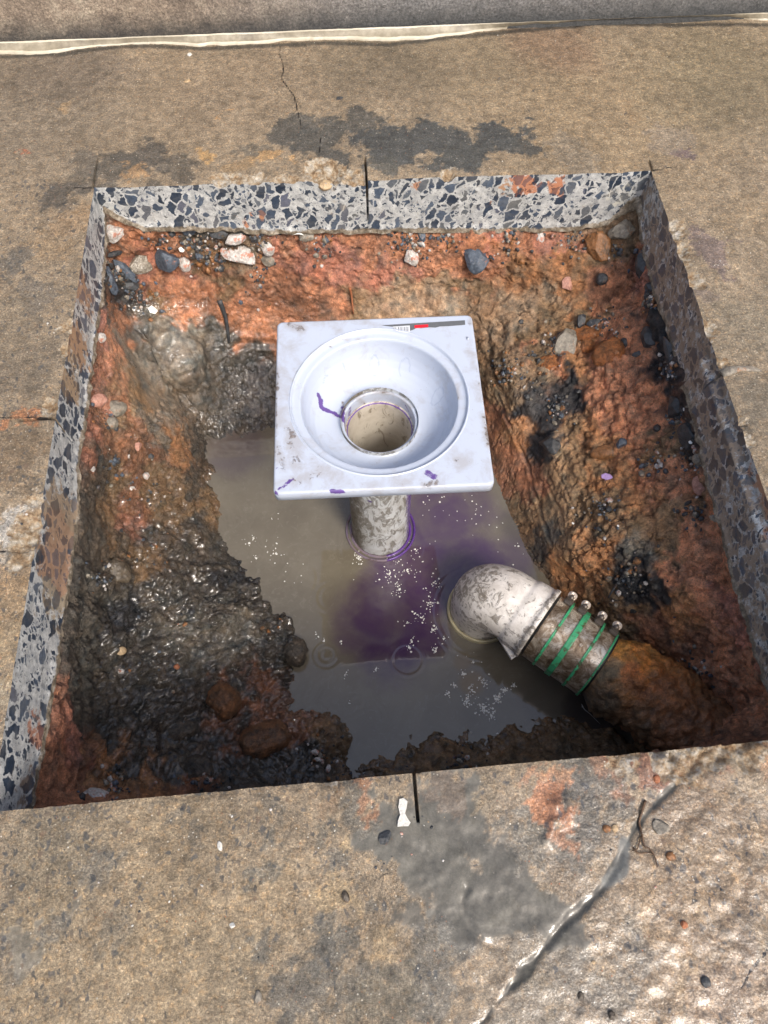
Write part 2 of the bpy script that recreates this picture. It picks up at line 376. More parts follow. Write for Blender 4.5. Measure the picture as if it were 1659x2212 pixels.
def mat_water():
    m = M('muddy_water'); 
    col = m.mix(m.ramp(m.noise(9, 5, .6), [(.35, 0.), (.65, 1.)]), L(103, 96, 82), L(114, 107, 92))
    # scum: paler film in lobed sheets
    sc = m.ramp(m.noise(14, 7, .62, .8), [(.50, 0.), (.515, .35), (.6, .1), (.64, .45)])
    col = m.mix(m.math('MULTIPLY', sc, .6), col, L(122, 116, 102))
    scw = m.ramp(m.noise(60, 7, .7, 1.5), [(.58, 0.), (.62, .35), (.66, .1)]); col = m.mix(scw, col, L(132, 126, 114))
    p = m.attr('purple'); pf = m.math('MULTIPLY', p, m.ramp(m.noise(16, 5, .6, .5), [(.25, .55), (.6, 1.)]))
    col = m.mix(pf, col, L(66, 40, 80))
    b = m.attr('shade_tint'); col = m.mix(b, col, L(58, 50, 50))
    o = m.attr('ochre'); col = m.mix(o, col, L(120, 96, 48))
    m.P(color=col, rough=.03, ior=1.5, spec=.5)
    m.b.inputs['Coat Weight'].default_value = .8; m.b.inputs['Coat Roughness'].default_value = .02; m.b.inputs['Coat IOR'].default_value = 1.45
    m.bump(m.noise(16, 3, .5), .0009, .35)
    return m.m
def mat_wall():
    m = M('rough_render'); n = m.noise(26, 6, .65); h = m.attr('h')
    col = m.ramp(n, [(.32, L(118, 104, 90)), (.5, L(154, 138, 120)), (.68, L(180, 166, 146))])
    col = m.mix(m.attr('grey'), col, L(124, 124, 124))
    col = m.mix(1., col, m.ramp(m.noise(230, 6, .8), [(.33, .35), (.5, 1.), (.66, 1.8)]), 'MULTIPLY')
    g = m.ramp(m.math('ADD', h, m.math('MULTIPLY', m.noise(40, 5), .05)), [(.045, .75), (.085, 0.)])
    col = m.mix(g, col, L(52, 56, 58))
    m.P(color=col, rough=.75); m.bump(m.noise(170, 6, .7), .006, .8); m.bump(m.noise(500, 5, .7), .002, .8); return m.m
def mat_strip():
    m = M('weathered_strip'); n = m.noise(40, 6, .65)
    col = m.ramp(n, [(.3, L(110, 102, 88)), (.5, L(138, 130, 112)), (.7, L(160, 152, 134))])
    e = m.attr('edge')
    ef = m.ramp(m.math('ADD', e, m.math('MULTIPLY', m.math('SUBTRACT', m.noise(110, 5), .5), 1.0)), [(.45, 0.), (.56, 1.)])
    col = m.mix(ef, col, m.mix(m.noise(50, 3), L(212, 206, 192), L(176, 166, 140)))
    m.P(color=col, rough=.45); m.bump(n, .002, .4); m.bump(m.noise(300, 5), .0008, .6); return m.m

MF, MC, MS, MW = mat_floor(), mat_cut(), mat_soil(), mat_water()
MROCK = {
 'blue': mat_rock('blue_grey_stone', (46, 54, 64), (92, 102, 114), .4, .02),
 'dark': mat_rock('dark_stone', (36, 38, 40), (72, 74, 76), .4, .03, (110, 74, 50)),
 'pale': mat_rock('pale_mottled_stone', (140, 132, 124), (212, 208, 202), .45, .10, (176, 106, 76)),
 'grey': mat_rock('grey_stone', (92, 86, 76), (150, 142, 128), .5, .04, (140, 96, 60)),
 'strat': mat_rock('layered_stone', (96, 88, 76), (150, 142, 128), .5, .02, (120, 90, 62), (186, 182, 170)),
 'clay': mat_rock('orange_clay', (132, 80, 54), (178, 114, 76), .6, .03, (112, 84, 60)),
 'ochre': mat_rock('ochre_clay', (104, 74, 46), (158, 108, 66), .45, .10, (84, 66, 48)),
 'mud': mat_rock('wet_mud', (58, 50, 42), (98, 88, 74), .25, .0),
 'white': mat_simple('white_plaster', (206, 203, 194), .5, 0, .25, 400, .002),
 'tan': mat_rock('tan_stone', (150, 124, 92), (196, 172, 136), .5, .0),
 'pink': mat_rock('pinkish_stone', (150, 100, 84), (206, 160, 142), .35, .0),
}

# ------------------------------------------------------------------ the sawn opening (plan)
BL, BR = at(203, 405), at(1407, 368); FR, FL = at(1835, 1583), at(-21, 1754)
def quad(u, v):                        # u 0..1 left to right, v 0..1 front to back
    u = np.asarray(u)[..., None]; v = np.asarray(v)[..., None]
    return (FL * (1 - u) + FR * u) * (1 - v) + (BL * (1 - u) + BR * u) * v
def lines(dense_lo, dense_hi, step, extra):
    a = np.arange(round(dense_lo / step), round(dense_hi / step) + 1) * step
    a = np.unique(np.round(np.concatenate([a, [0., 1.]] + [np.array(e) for e in extra]), 6))
    keep = [a[0]]
    must = set(np.round(np.concatenate([[0., 1.]] + [np.array(e) for e in extra]), 6).tolist())
    for x in a[1:]:
        if x - keep[-1] < step * .35 and x not in must: continue
        if x in must and x - keep[-1] < step * .35 and keep[-1] not in must: keep[-1] = x; continue
        keep.append(x)
    lo = dense_lo - np.cumsum(.01 * 1.6 ** np.arange(15)); hi = dense_hi + np.cumsum(.01 * 1.6 ** np.arange(15))
    return np.concatenate([lo[::-1], keep, hi])
K = .0022
kerf_u = lambda c: [c - K, c - K * .75, c + K * .75, c + K]
u_mid, u_front = .487, None
# front kerf position from the photo
def inv(p):
    u, v = .5, .5
    for _ in range(20):
        q = quad(np.array(u), np.array(v)); e = 1e-5
        J = np.array([(quad(np.array(u + e), np.array(v)) - q)[:2] / e, (quad(np.array(u), np.array(v + e)) - q)[:2] / e]).T
        du, dv = np.linalg.solve(J, p[:2] - q[:2]); u += du; v += dv
    return u, v
u_mid = inv(at(792, 385))[0]; u_front = inv(at(897, 1700))[0]
v_right = inv(at(1552, 803))[1]; v_left = inv(at(118, 905))[1]
US = lines(-.42, 1.42, .0031, [kerf_u(u_mid), kerf_u(u_front), [-.0045, -.004, -.0006, .0], [1.0, 1.0006, 1.004, 1.0045]])
VS = lines(-.36, 1.62, .0031, [kerf_u(v_left), kerf_u(v_right)])
GU, GV = np.meshgrid(US, VS, indexing='ij'); nu, nv = len(US), len(VS)
PV = quad(GU.ravel(), GV.ravel()); gu, gv = GU.ravel(), GV.ravel()
R_ = ((GU.ravel() > -.5) & (GU.ravel() < 1.5) & (GV.ravel() > -.4) & (GV.ravel() < 1.7))
fz = np.zeros(len(PV))
Pd = PV[R_]
n_a = fbm(Pd, .18, 3, 3); n_b = fbm(Pd, .02, 5, 4, .6); n_c = fbm(Pd, .009, 9, 2)
rough_ = np.where(Pd[:, 1] < .2, 1.5, .8)
zz = n_a * .003 + n_b * .0013 * rough_ + n_c * .0005 * rough_
gx_, gy_ = proj(Pd); gw_ = sst(650, 1250, gx_) * sst(1640, 1800, gy_) * sst(-.35, .15, fbm(Pd, .11, 14, 3)); n_d = noise(Pd, .0125, 15) + .45 * noise(Pd, .0075, 16)
zz += gw_ * .0011 * n_d
# chips knocked out of the sawn edge: (x, y, radius m, depth m)
CH = [(478, 396, .024, .010), (520, 392, .018, .007), (560, 394, .022, .009), (620, 392, .020, .006), (690, 372, .036, .012), (722, 378, .032, .012), (765, 380, .022, .012), (968, 378, .022, .012),
      (1458, 500, .024, .009), (1475, 545, .026, .008), (1498, 600, .018, .008), (1527, 716, .022, .007), (1550, 792, .020, .008), (1600, 915, .014, .008), (1612, 960, .012, .006),
      (62, 1140, .030, .012), (55, 1190, .022, .008), (110, 880, .014, .007), (150, 700, .01, .005), (140, 760, .010, .005), (82, 1075, .014, .006),
      (1475, 1640, .030, .010), (1540, 1620, .026, .010), (1600, 1612, .03, .012), (720, 1692, .012, .005), (1340, 1640, .018, .006), (1440, 1632, .018, .008)]
chip = np.zeros(len(Pd)); wp = Pd + np.stack([fbm(Pd, .022, 21, 5, .7), fbm(Pd, .022, 22, 5, .7), 0 * n_a], 1) * .024
for x, y, r, d in CH:
    c = at(x, y); q = np.linalg.norm(wp - c, axis=1) / r; k = sst(1.05, .45, q)
    zz -= k * d * (.8 + .9 * fbm(Pd, .012, 31, 4, .65)); chip = np.maximum(chip, sst(1.3, .6, q))
# clay lumps on the near right lip
for x, y, r, d in [(1450, 1650, .014, .010), (1500, 1628, .013, .012), (1560, 1618, .012, .014), (1590, 1602, .012, .012), (1400, 1668, .014, .006), (1640, 1620, .02, .012), (1215, 1765, .028, .009), (1190, 1800, .018, .008)]:
    q = np.linalg.norm(wp - at(x, y), axis=1) / r; zz += sst(1., .2, q) * d * (.7 + .6 * fbm(Pd, .01, 41, 3))
# ridge and puddle edge in the grey slurry
def lower(pts): return polydist(Pd, [at(*p) for p in pts])
CRK = [[(604, 98), (603, 118), (610, 130), (612, 152), (607, 168), (622, 188), (636, 208), (641, 232), (648, 262), (651, 280)],
       [(1659, 2050), (1620, 2100), (1600, 2140)], [(692, 300), (690, 330)],
       [(-10, 1194), (40, 1190), (85, 1184)], [(0, 903), (60, 902), (118, 905)],
       [(140, 912), (120, 905)], [(160, 407), (203, 405)], [(1407, 368), (1462, 361)]]
crack = np.min([lower(p) for p in CRK], axis=0)
chan = lower([(1468, 1688), (1440, 1712), (1390, 1768), (1350, 1830), (1312, 1905), (1290, 1935), (1240, 1975), (1190, 2030), (1140, 2090), (1090, 2150), (1050, 2200), (1010, 2240)])
chan2 = lower([(1350, 1820), (1345, 1880), (1310, 1905)])
arc = lower([(1012, 1920), (998, 1945), (1002, 1980), (1020, 2010), (1045, 2040), (1085, 2050)])
arc = arc + .005 * fbm(Pd, .02, 49, 4, .65); zz -= sst(.005, .001, arc) * .0025; zz += 0
chw = .0034 + .0018 * fbm(Pd, .05, 47, 3); chan = chan + .009 * fbm(Pd, .03, 48, 5, .65); zz -= sst(1.3, .3, chan / chw) * .0025
# ---- floor colours
base = np.tile(np.array(lin((156, 136, 108))), (len(Pd), 1))
def px_of(P): return proj(P)
PAT = [ # x, y, radius px, colour, strength  (true stains of the concrete)
 (60, 230, 260, (132, 120, 103), .7), (160, 130, 160, (126, 112, 96), .8), (500, 170, 220, (150, 130, 104), .6), (1300, 260, 300, (158, 134, 98), .8), (1560, 160, 220, (140, 124, 92), .8), (1000, 140, 160, (140, 122, 92), .6), (1200, 88, 120, (128, 92, 66), .5), (820, 120, 170, (120, 106, 84), .7),
 (640, 285, 60, (92, 90, 84), .9), (700, 320, 70, (88, 88, 84), .9), (760, 270, 50, (92, 90, 84), .9), (850, 310, 85, (84, 85, 83), 1), (930, 280, 70, (84, 85, 83), 1), (1000, 330, 70, (86, 87, 84), 1), (1060, 290, 60, (84, 85, 83), 1), (1120, 310, 50, (86, 87, 84), .9), (820, 360, 50, (92, 92, 86), .9), (560, 330, 40, (98, 94, 84), .7), (380, 370, 50, (96, 90, 80), .8), (300, 350, 55, (90, 86, 80), .85), (240, 372, 60, (96, 92, 84), .8), (180, 350, 50, (104, 98, 88), .7), (150, 420, 55, (90, 86, 80), .8), (660, 365, 30, (98, 94, 84), .8),
 (452, 330, 34, (190, 148, 84), .9), (590, 342, 34, (188, 146, 88), .9), (530, 350, 40, (160, 130, 88), .8), (496, 250, 11, (196, 146, 82), .9), (285, 380, 34, (178, 138, 88), .8), (150, 225, 26, (170, 138, 92), .6), (100, 540, 60, (158, 130, 92), .6), (160, 480, 40, (160, 128, 88), .6), (57, 335, 8, (190, 104, 60), .8), (1225, 420, 40, (150, 112, 72), .4),
 (1490, 335, 24, (118, 98, 104), .8), (1545, 540, 58, (122, 104, 104), .7), (1460, 300, 60, (150, 136, 120), .5), (1500, 640, 34, (122, 106, 104), .5), (1385, 240, 40, (160, 130, 90), .5), (1240, 320, 60, (146, 134, 116), .5), (1640, 470, 90, (150, 128, 96), .6), (1620, 700, 120, (136, 124, 102), .7), (1640, 880, 80, (134, 122, 102), .8),
 (60, 560, 60, (112, 106, 96), .8), (90, 650, 55, (118, 110, 98), .7), (40, 700, 80, (138, 122, 98), .6), (60, 800, 80, (126, 112, 92), .7), (30, 960, 90, (142, 120, 90), .7), (82, 905, 30, (196, 128, 74), .9), (60, 1000, 60, (132, 110, 82), .6), (30, 1120, 50, (188, 184, 176), .8), (75, 1100, 30, (200, 188, 170), .8), (30, 1200, 40, (176, 168, 156), .6), (30, 1320, 80, (172, 142, 100), .7), (10, 1420, 60, (176, 150, 110), .7), (40, 1250, 50, (170, 136, 92), .6), (6, 1500, 60, (190, 172, 140), .6),
 # near slab
 (100, 1850, 160, (150, 134, 106), .8), (350, 1790, 150, (158, 136, 102), .8), (80, 2020, 130, (170, 146, 108), .7), (330, 2050, 170, (168, 144, 106), .8), (560, 1960, 120, (166, 142, 106), .8), (190, 2150, 140, (164, 142, 108), .8), (480, 2170, 120, (158, 138, 106), .8),
 (100, 1985, 40, (109, 106, 96), .8), (60, 2040, 40, (120, 114, 104), .6), (170, 1905, 50, (124, 118, 106), .7), (230, 2060, 40, (130, 122, 106), .5), (540, 1875, 45, (120, 116, 104), .7), (680, 1790, 40, (122, 116, 102), .7), (520, 2090, 36, (112, 110, 102), .7), (560, 1770, 30, (124, 116, 102), .6), (400, 1800, 26, (126, 118, 104), .6), (330, 1770, 24, (124, 116, 102), .5),
 (840, 1770, 75, (113, 110, 100), 1), (960, 1730, 85, (115, 112, 102), 1), (900, 1830, 95, (113, 110, 100), 1), (990, 1870, 100, (113, 110, 100), 1), (1080, 1960, 95, (113, 110, 100), 1), (1000, 2010, 90, (113, 110, 100), 1), (1150, 1990, 80, (111, 108, 98), 1), (900, 1920, 60, (109, 106, 96), .9), (860, 2020, 45, (96, 93, 84), .9), (940, 2110, 90, (114, 110, 100), .8), (800, 1960, 30, (122, 116, 104), .7), (680, 2060, 60, (112, 108, 98), .8), (660, 2160, 70, (110, 106, 97), .8), (760, 2190, 50, (112, 108, 98), .7), (850, 2180, 70, (126, 118, 100), .7), (1150, 1860, 70, (124, 119, 106), .8), (1250, 1850, 45, (122, 117, 105), .8), (1290, 1790, 45, (118, 114, 104), .8), (1250, 1710, 45, (112, 110, 102), .8), (1330, 1700, 50, (118, 114, 104), .7), (760, 1720, 50, (118, 112, 100), .8), (730, 1880, 30, (118, 114, 104), .7), (780, 2080, 40, (176, 150, 108), .7), (720, 1960, 50, (176, 150, 108), .7), (750, 1830, 24, (176, 150, 108), .7), (1060, 1760, 40, (150, 132, 102), .7), (1160, 2120, 90, (138, 126, 106), .8), (1290, 2100, 70, (124, 118, 106), .7), (1400, 2080, 90, (168, 142, 108), .7), (1480, 1960, 120, (170, 142, 106), .8), (1600, 1860, 110, (160, 134, 100), .8), (1440, 1830, 60, (158, 134, 102), .8), (1560, 2120, 110, (176, 150, 122), .8), (1340, 2000, 45, (130, 122, 108), .7), (1500, 1720, 80, (150, 124, 94), .7),
 (1215, 1760, 42, (202, 132, 82), .95), (1195, 1790, 36, (206, 136, 84), .95), (1230, 1820, 34, (196, 136, 92), .8), (1140, 1700, 30, (186, 134, 94), .8), (1210, 1700, 26, (196, 140, 96), .8), (1450, 1650, 50, (150, 96, 68), .8), (1560, 1620, 60, (164, 112, 78), .8), (1640, 1640, 60, (170, 126, 86), .8), (1350, 1650, 50, (150, 104, 72), .7), (800, 1690, 26, (176, 120, 80), .7), (950, 1690, 40, (130, 106, 84), .5), (1380, 1660, 30, (166, 110, 76), .7), (690, 1700, 30, (150, 120, 88), .5)]
wq = Pd + np.stack([fbm(Pd, .07, 51, 6, .72), fbm(Pd, .07, 52, 6, .72), 0 * n_a], 1) * .085
fine_ = fbm(Pd, .016, 55, 4, .75)
SLU = {(113, 110, 100), (115, 112, 102), (113, 110, 100), (111, 108, 98), (109, 106, 96), (96, 93, 84)}
slurry = np.zeros(len(Pd))
for x, y, r, c, s in PAT:
    p = at(x, y); e = at(x + r, y); rr = abs(e[0] - p[0])
    q = np.linalg.norm(wq - p, axis=1) / rr; k = (sst(.36, .64, sst(1.3, .45, q) + .42 * fine_) if r < 120 else sst(1.3, .3, q)) * s
    base = base * (1 - k[:, None]) + lin(c) * k[:, None]
    slurry = np.maximum(slurry * (1 - .9 * k * (c not in SLU)), k if c in SLU else 0)
k = sst(1.5, .9, chan / chw); base = base * (1 - k[:, None]) + lin((84, 82, 74)) * k[:, None]; slurry = np.maximum(slurry, k)
k = sst(.008, .004, chan2 + .003 * n_b); base = base * (1 - k[:, None]) + lin((120, 122, 118)) * k[:, None]; slurry = np.maximum(slurry, k)
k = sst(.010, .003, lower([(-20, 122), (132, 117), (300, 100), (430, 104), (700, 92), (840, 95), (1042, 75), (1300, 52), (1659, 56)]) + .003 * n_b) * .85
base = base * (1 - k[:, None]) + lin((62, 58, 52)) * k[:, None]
lb_ = base @ np.array([.3, .55, .15]); base = base * .74 + .26 * lb_[:, None] * np.array([1.05, 1., .87])
base *= (.90 + .34 * fbm(Pd, .07, 61, 6, .7) * (1 - slurry))[:, None]
dx, dy = px_of(Pd)
agg = np.clip(.02 + .34 * sst(260, 120, dx) * sst(330, 460, dy) + .34 * sst(1600, 1700, dy) * sst(1250, 500, dx) * sst(2080, 1780, dy) + .22 * sst(1300, 1500, dx) * sst(1560, 1650, dy) + .12 * (dy > 1600), 0, .7) * (.6 + .8 * sst(-.2, .3, fbm(Pd, .05, 71, 3))) * (1 - slurry)
wet = .14 + .22 * sst(1550, 1700, dy) + .64 * sst(650, 1350, dx) * sst(1600, 1720, dy) + .25 * slurry
wet = np.clip(np.maximum(wet, sst(.02, .006, chan)), 0, 1)
slurry = np.clip(slurry, 0, 1)
def full(a, dflt):
    a = np.asarray(a); r = np.full((len(PV),) + a.shape[1:], 0.) + dflt; r[R_] = a; return r
PV[R_, 2] += zz
# saw overcuts: real slots left by the blade past the corners
kd = .035
def slot(mask): PV[mask, 2] -= kd
slot((gu > -.0041) & (gu < -.0005) & (gv > .999) & (gv < 1.075))
slot((gu > 1.0005) & (gu < 1.0041) & (gv > .999) & (gv < 1.028))
slot((np.abs(gu - u_mid) < K * .8) & (gv > .999) & (gv < 1.058))
slot((np.abs(gu - u_front) < K * .8) & (gv < .0005) & (gv > -.052))
slot((np.abs(gv - v_left) < K * .8) & (gu < .0005) & (gu > -.05))
slot((np.abs(gv - v_right) < K * .8) & (gu > .9995) & (gu < 1.02))
rimd = np.minimum(np.where((gu >= -.02) & (gu <= 1.02), np.minimum(np.abs(gv), np.abs(gv - 1)), 9), np.where((gv >= -.02) & (gv <= 1.02), np.minimum(np.abs(gu), np.abs(gu - 1)), 9))
kk_ = rimd < .012; nb1 = fbm(PV[kk_], .012, 401, 4, .65); nb2 = fbm(PV[kk_], .05, 402, 3)
PV[kk_, 2] -= sst(.010, .0, rimd[kk_]) * (.0010 + .0045 * np.clip(nb1 * .7 + nb2 * .8 - .02, 0, 1))
cen_ = (BL + FR) / 2; dr_ = PV[kk_] - cen_; dr_ /= np.linalg.norm(dr_, axis=1)[:, None]
PV[kk_, :2] += (dr_ * (sst(.006, .0, rimd[kk_]) * .002 * np.clip(nb1 + nb2 * .5, 0, 1))[:, None])[:, :2]
idx = np.arange(nu * nv).reshape(nu, nv)
iu = np.arange(nu - 1); iv = np.arange(nv - 1); A, B = np.meshgrid(iu, iv, indexing='ij')
cu = (US[A] + US[A + 1]) / 2; cv = (VS[B] + VS[B + 1]) / 2
keep = ~((cu > 0) & (cu < 1) & (cv > 0) & (cv < 1))
A, B = A[keep], B[keep]
FT = np.stack([idx[A, B], idx[A + 1, B], idx[A + 1, B + 1], idx[A, B + 1]], -1)
# sawn faces hang from the same rim vertices
i0, i1 = np.where(US == 0)[0][0], np.where(US == 1)[0][0]; j0, j1 = np.where(VS == 0)[0][0], np.where(VS == 1)[0][0]
rim = list(idx[i0:i1, j1]) + list(idx[i1, j1:j0:-1]) + list(idx[i1:i0:-1, j0]) + list(idx[i0, j0:j1])     # back, right, front, left
rim = np.array(rim); RP = PV[rim]; NR = len(rim)
side = np.zeros(NR, int); nb_ = i1 - i0; nr_ = j1 - j0; side[nb_:nb_ + nr_] = 1; side[nb_ + nr_:2 * nb_ + nr_] = 2; side[2 * nb_ + nr_:] = 3
RU, RV = gu[rim], gv[rim]
def tparam(): return np.where(side == 0, RU, np.where(side == 1, 1 - RV, np.where(side == 2, 1 - RU, RV)))
T = tparam()
ZB = {0: [(0, -.05), (.03, -.075), (.063, -.094), (.22, -.104), (.35, -.114), (.5, -.117), (.72, -.124), (.88, -.128), (.95, -.115), (1, -.075)],
      1: [(0, -.075), (.06, -.10), (.19, -.114), (.26, -.107), (.38, -.114), (.41, -.10), (.44, -.09), (.47, -.10), (.54, -.109), (.72, -.124), (.85, -.13), (1, -.12)],
      2: [(0, -.12), (1, -.105)], 3: [(0, -.10), (.1, -.108), (.25, -.12), (.42, -.115), (.5, -.092), (.7, -.093), (.9, -.085), (.97, -.07), (1, -.05)]}
zb = np.zeros(NR)
for s in range(4):
    k = side == s; zb[k] = np.interp(T[k], [a for a, _ in ZB[s]], [b for _, b in ZB[s]])
zb += .006 * fbm(RP, .03, 81, 4, .6)
IN = {0: np.array([0, -1., 0]), 1: np.array([-1., 0, 0]), 2: np.array([0, 1., 0]), 3: np.array([1., 0, 0])}
inn = np.array([IN[s] for s in side])
NW = 46; t = np.linspace(0, 1, NW)
WV = np.repeat(RP[:, None, :], NW, 1); WV[:, :, 2] = RP[:, None, 2] * (1 - t) + zb[:, None] * t
tz = (t[None, :] * np.abs(zb)[:, None])
WF = WV.reshape(-1, 3); sidr = np.repeat(side, NW); Tr = np.repeat(T, NW); dep = -WF[:, 2]
nearb = sst(.022, .0, (WF[:, 2] - np.repeat(zb, NW)))
corner = np.maximum(sst(.05, .0, Tr) , sst(.94, 1., Tr)) * sst(.03, .08, dep) * np.isin(sidr, [0, 1])
rgh = np.clip(nearb * .8 + corner, 0, 1)
bw = fbm(WF, .015, 91, 4, .65)
WF = WF + np.repeat(inn, NW, 0) * (rgh * (.004 + .008 * bw) + .0004 * noise(WF, .01, 95) + .0012 * np.sin(dep * 420 + 6 * Tr) * 0)[:, None] * (dep > .002)[:, None]
# the sawn step half way down the right face, where the two cuts did not meet
st_ = (sidr == 1) * sst(.405, .41, Tr) * sst(.02, .03, dep); WF[:, 0] -= st_ * .010
# saw slot down the back face
ks = (sidr == 0) & (np.abs(Tr - u_mid) < K * .9) & (dep < .095); WF[ks, 1] += .02
WF = WF.reshape(NR, NW, 3); WF[:, 0] = RP; WF = WF.reshape(-1, 3)
wx, wy = proj(WF)
DW = [(0, 1130, 395, .03, 1., (196, 118, 66)), (0, 1190, 402, .025, .9, (196, 118, 66)), (0, 1090, 405, .015, .8, (180, 130, 84)), (0, 560, 470, .014, .9, (190, 120, 70)), (0, 520, 475, .012, .8, (190, 120, 70)), (0, 1065, 435, .010, .8, (190, 120, 70)), (0, 905, 402, .018, .8, (190, 128, 84)), (0, 725, 440, .03, .5, (186, 176, 160)), (0, 1340, 420, .04, .5, (210, 205, 190)),
      (3, 180, 640, .05, .8, (166, 120, 78)), (3, 165, 740, .06, .9, (168, 124, 80)), (3, 150, 820, .05, .75, (160, 128, 88)), (3, 130, 1130, .08, .9, (150, 124, 92)), (3, 120, 1200, .07, .9, (158, 118, 80)), (3, 130, 1260, .06, .9, (160, 116, 78)), (3, 100, 1290, .04, .7, (150, 128, 98)), (3, 80, 1580, .04, .6, (176, 112, 76)), (3, 60, 1700, .04, .6, (130, 106, 84)), (3, 120, 1330, .04, .6, (160, 140, 110))]
WFw = WF + np.stack([fbm(WF, .03, 73, 5, .7), fbm(WF, .03, 74, 5, .7), fbm(WF, .03, 75, 5, .7)], 1) * .035
dirt = np.zeros(len(WF)); dcol = np.tile(lin((150, 120, 86)), (len(WF), 1))
dirt[sidr == 1] = .60 + .12 * fbm(WF[sidr == 1], .12, 78, 3); dcol[sidr == 1] = lin((150, 126, 100))  # brown slurry coat, laid on heavier to paint in this face's shade
for s, x, y, r, a, c in DW:
    ref = WF[sidr == s]; p = snap(ref, x, y); q = np.linalg.norm((WFw - p) * [1, 1, .8], axis=1) / r
    k = sst(1.2, .2, q) * a * (sidr == s); dirt = np.maximum(dirt, k); dcol = np.where((k > .15)[:, None], lin(c), dcol)
k = (sidr == 1) * sst(.55, .7, Tr) * sst(.035, .0, dep + .02 * fbm(WF, .03, 77, 3)); dirt = np.maximum(dirt, k); dcol = np.where((k > .3)[:, None], lin((172, 112, 62)), dcol)
zeroW = np.zeros(len(WF)); wl = WF.reshape(NR, NW, 3)
base_i = len(PV)
fi = np.arange(NR); fj = np.arange(NW - 1); a, b = np.meshgrid(fi, fj, indexing='ij'); a2 = (a + 1) % NR
FWl = base_i + np.stack([a * NW + b, a * NW + b + 1, a2 * NW + b + 1, a2 * NW + b], -1).reshape(-1, 4)
allV = np.concatenate([PV, WF]); allF = np.concatenate([FT, FWl])
cat_ = lambda a, b: np.concatenate([a, b])
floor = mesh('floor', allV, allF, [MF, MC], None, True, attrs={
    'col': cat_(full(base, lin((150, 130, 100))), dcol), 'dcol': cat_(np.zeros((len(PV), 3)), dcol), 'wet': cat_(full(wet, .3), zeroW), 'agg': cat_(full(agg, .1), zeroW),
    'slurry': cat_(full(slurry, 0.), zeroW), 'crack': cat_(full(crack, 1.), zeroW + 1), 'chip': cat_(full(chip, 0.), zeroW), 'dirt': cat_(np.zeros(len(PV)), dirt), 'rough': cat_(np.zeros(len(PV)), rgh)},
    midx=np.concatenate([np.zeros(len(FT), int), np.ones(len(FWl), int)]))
tag(floor, 'wet brown concrete slab with a large square opening sawn through it', 'floor', kind='structure')
# sharp arris between the two materials
del allV, allF

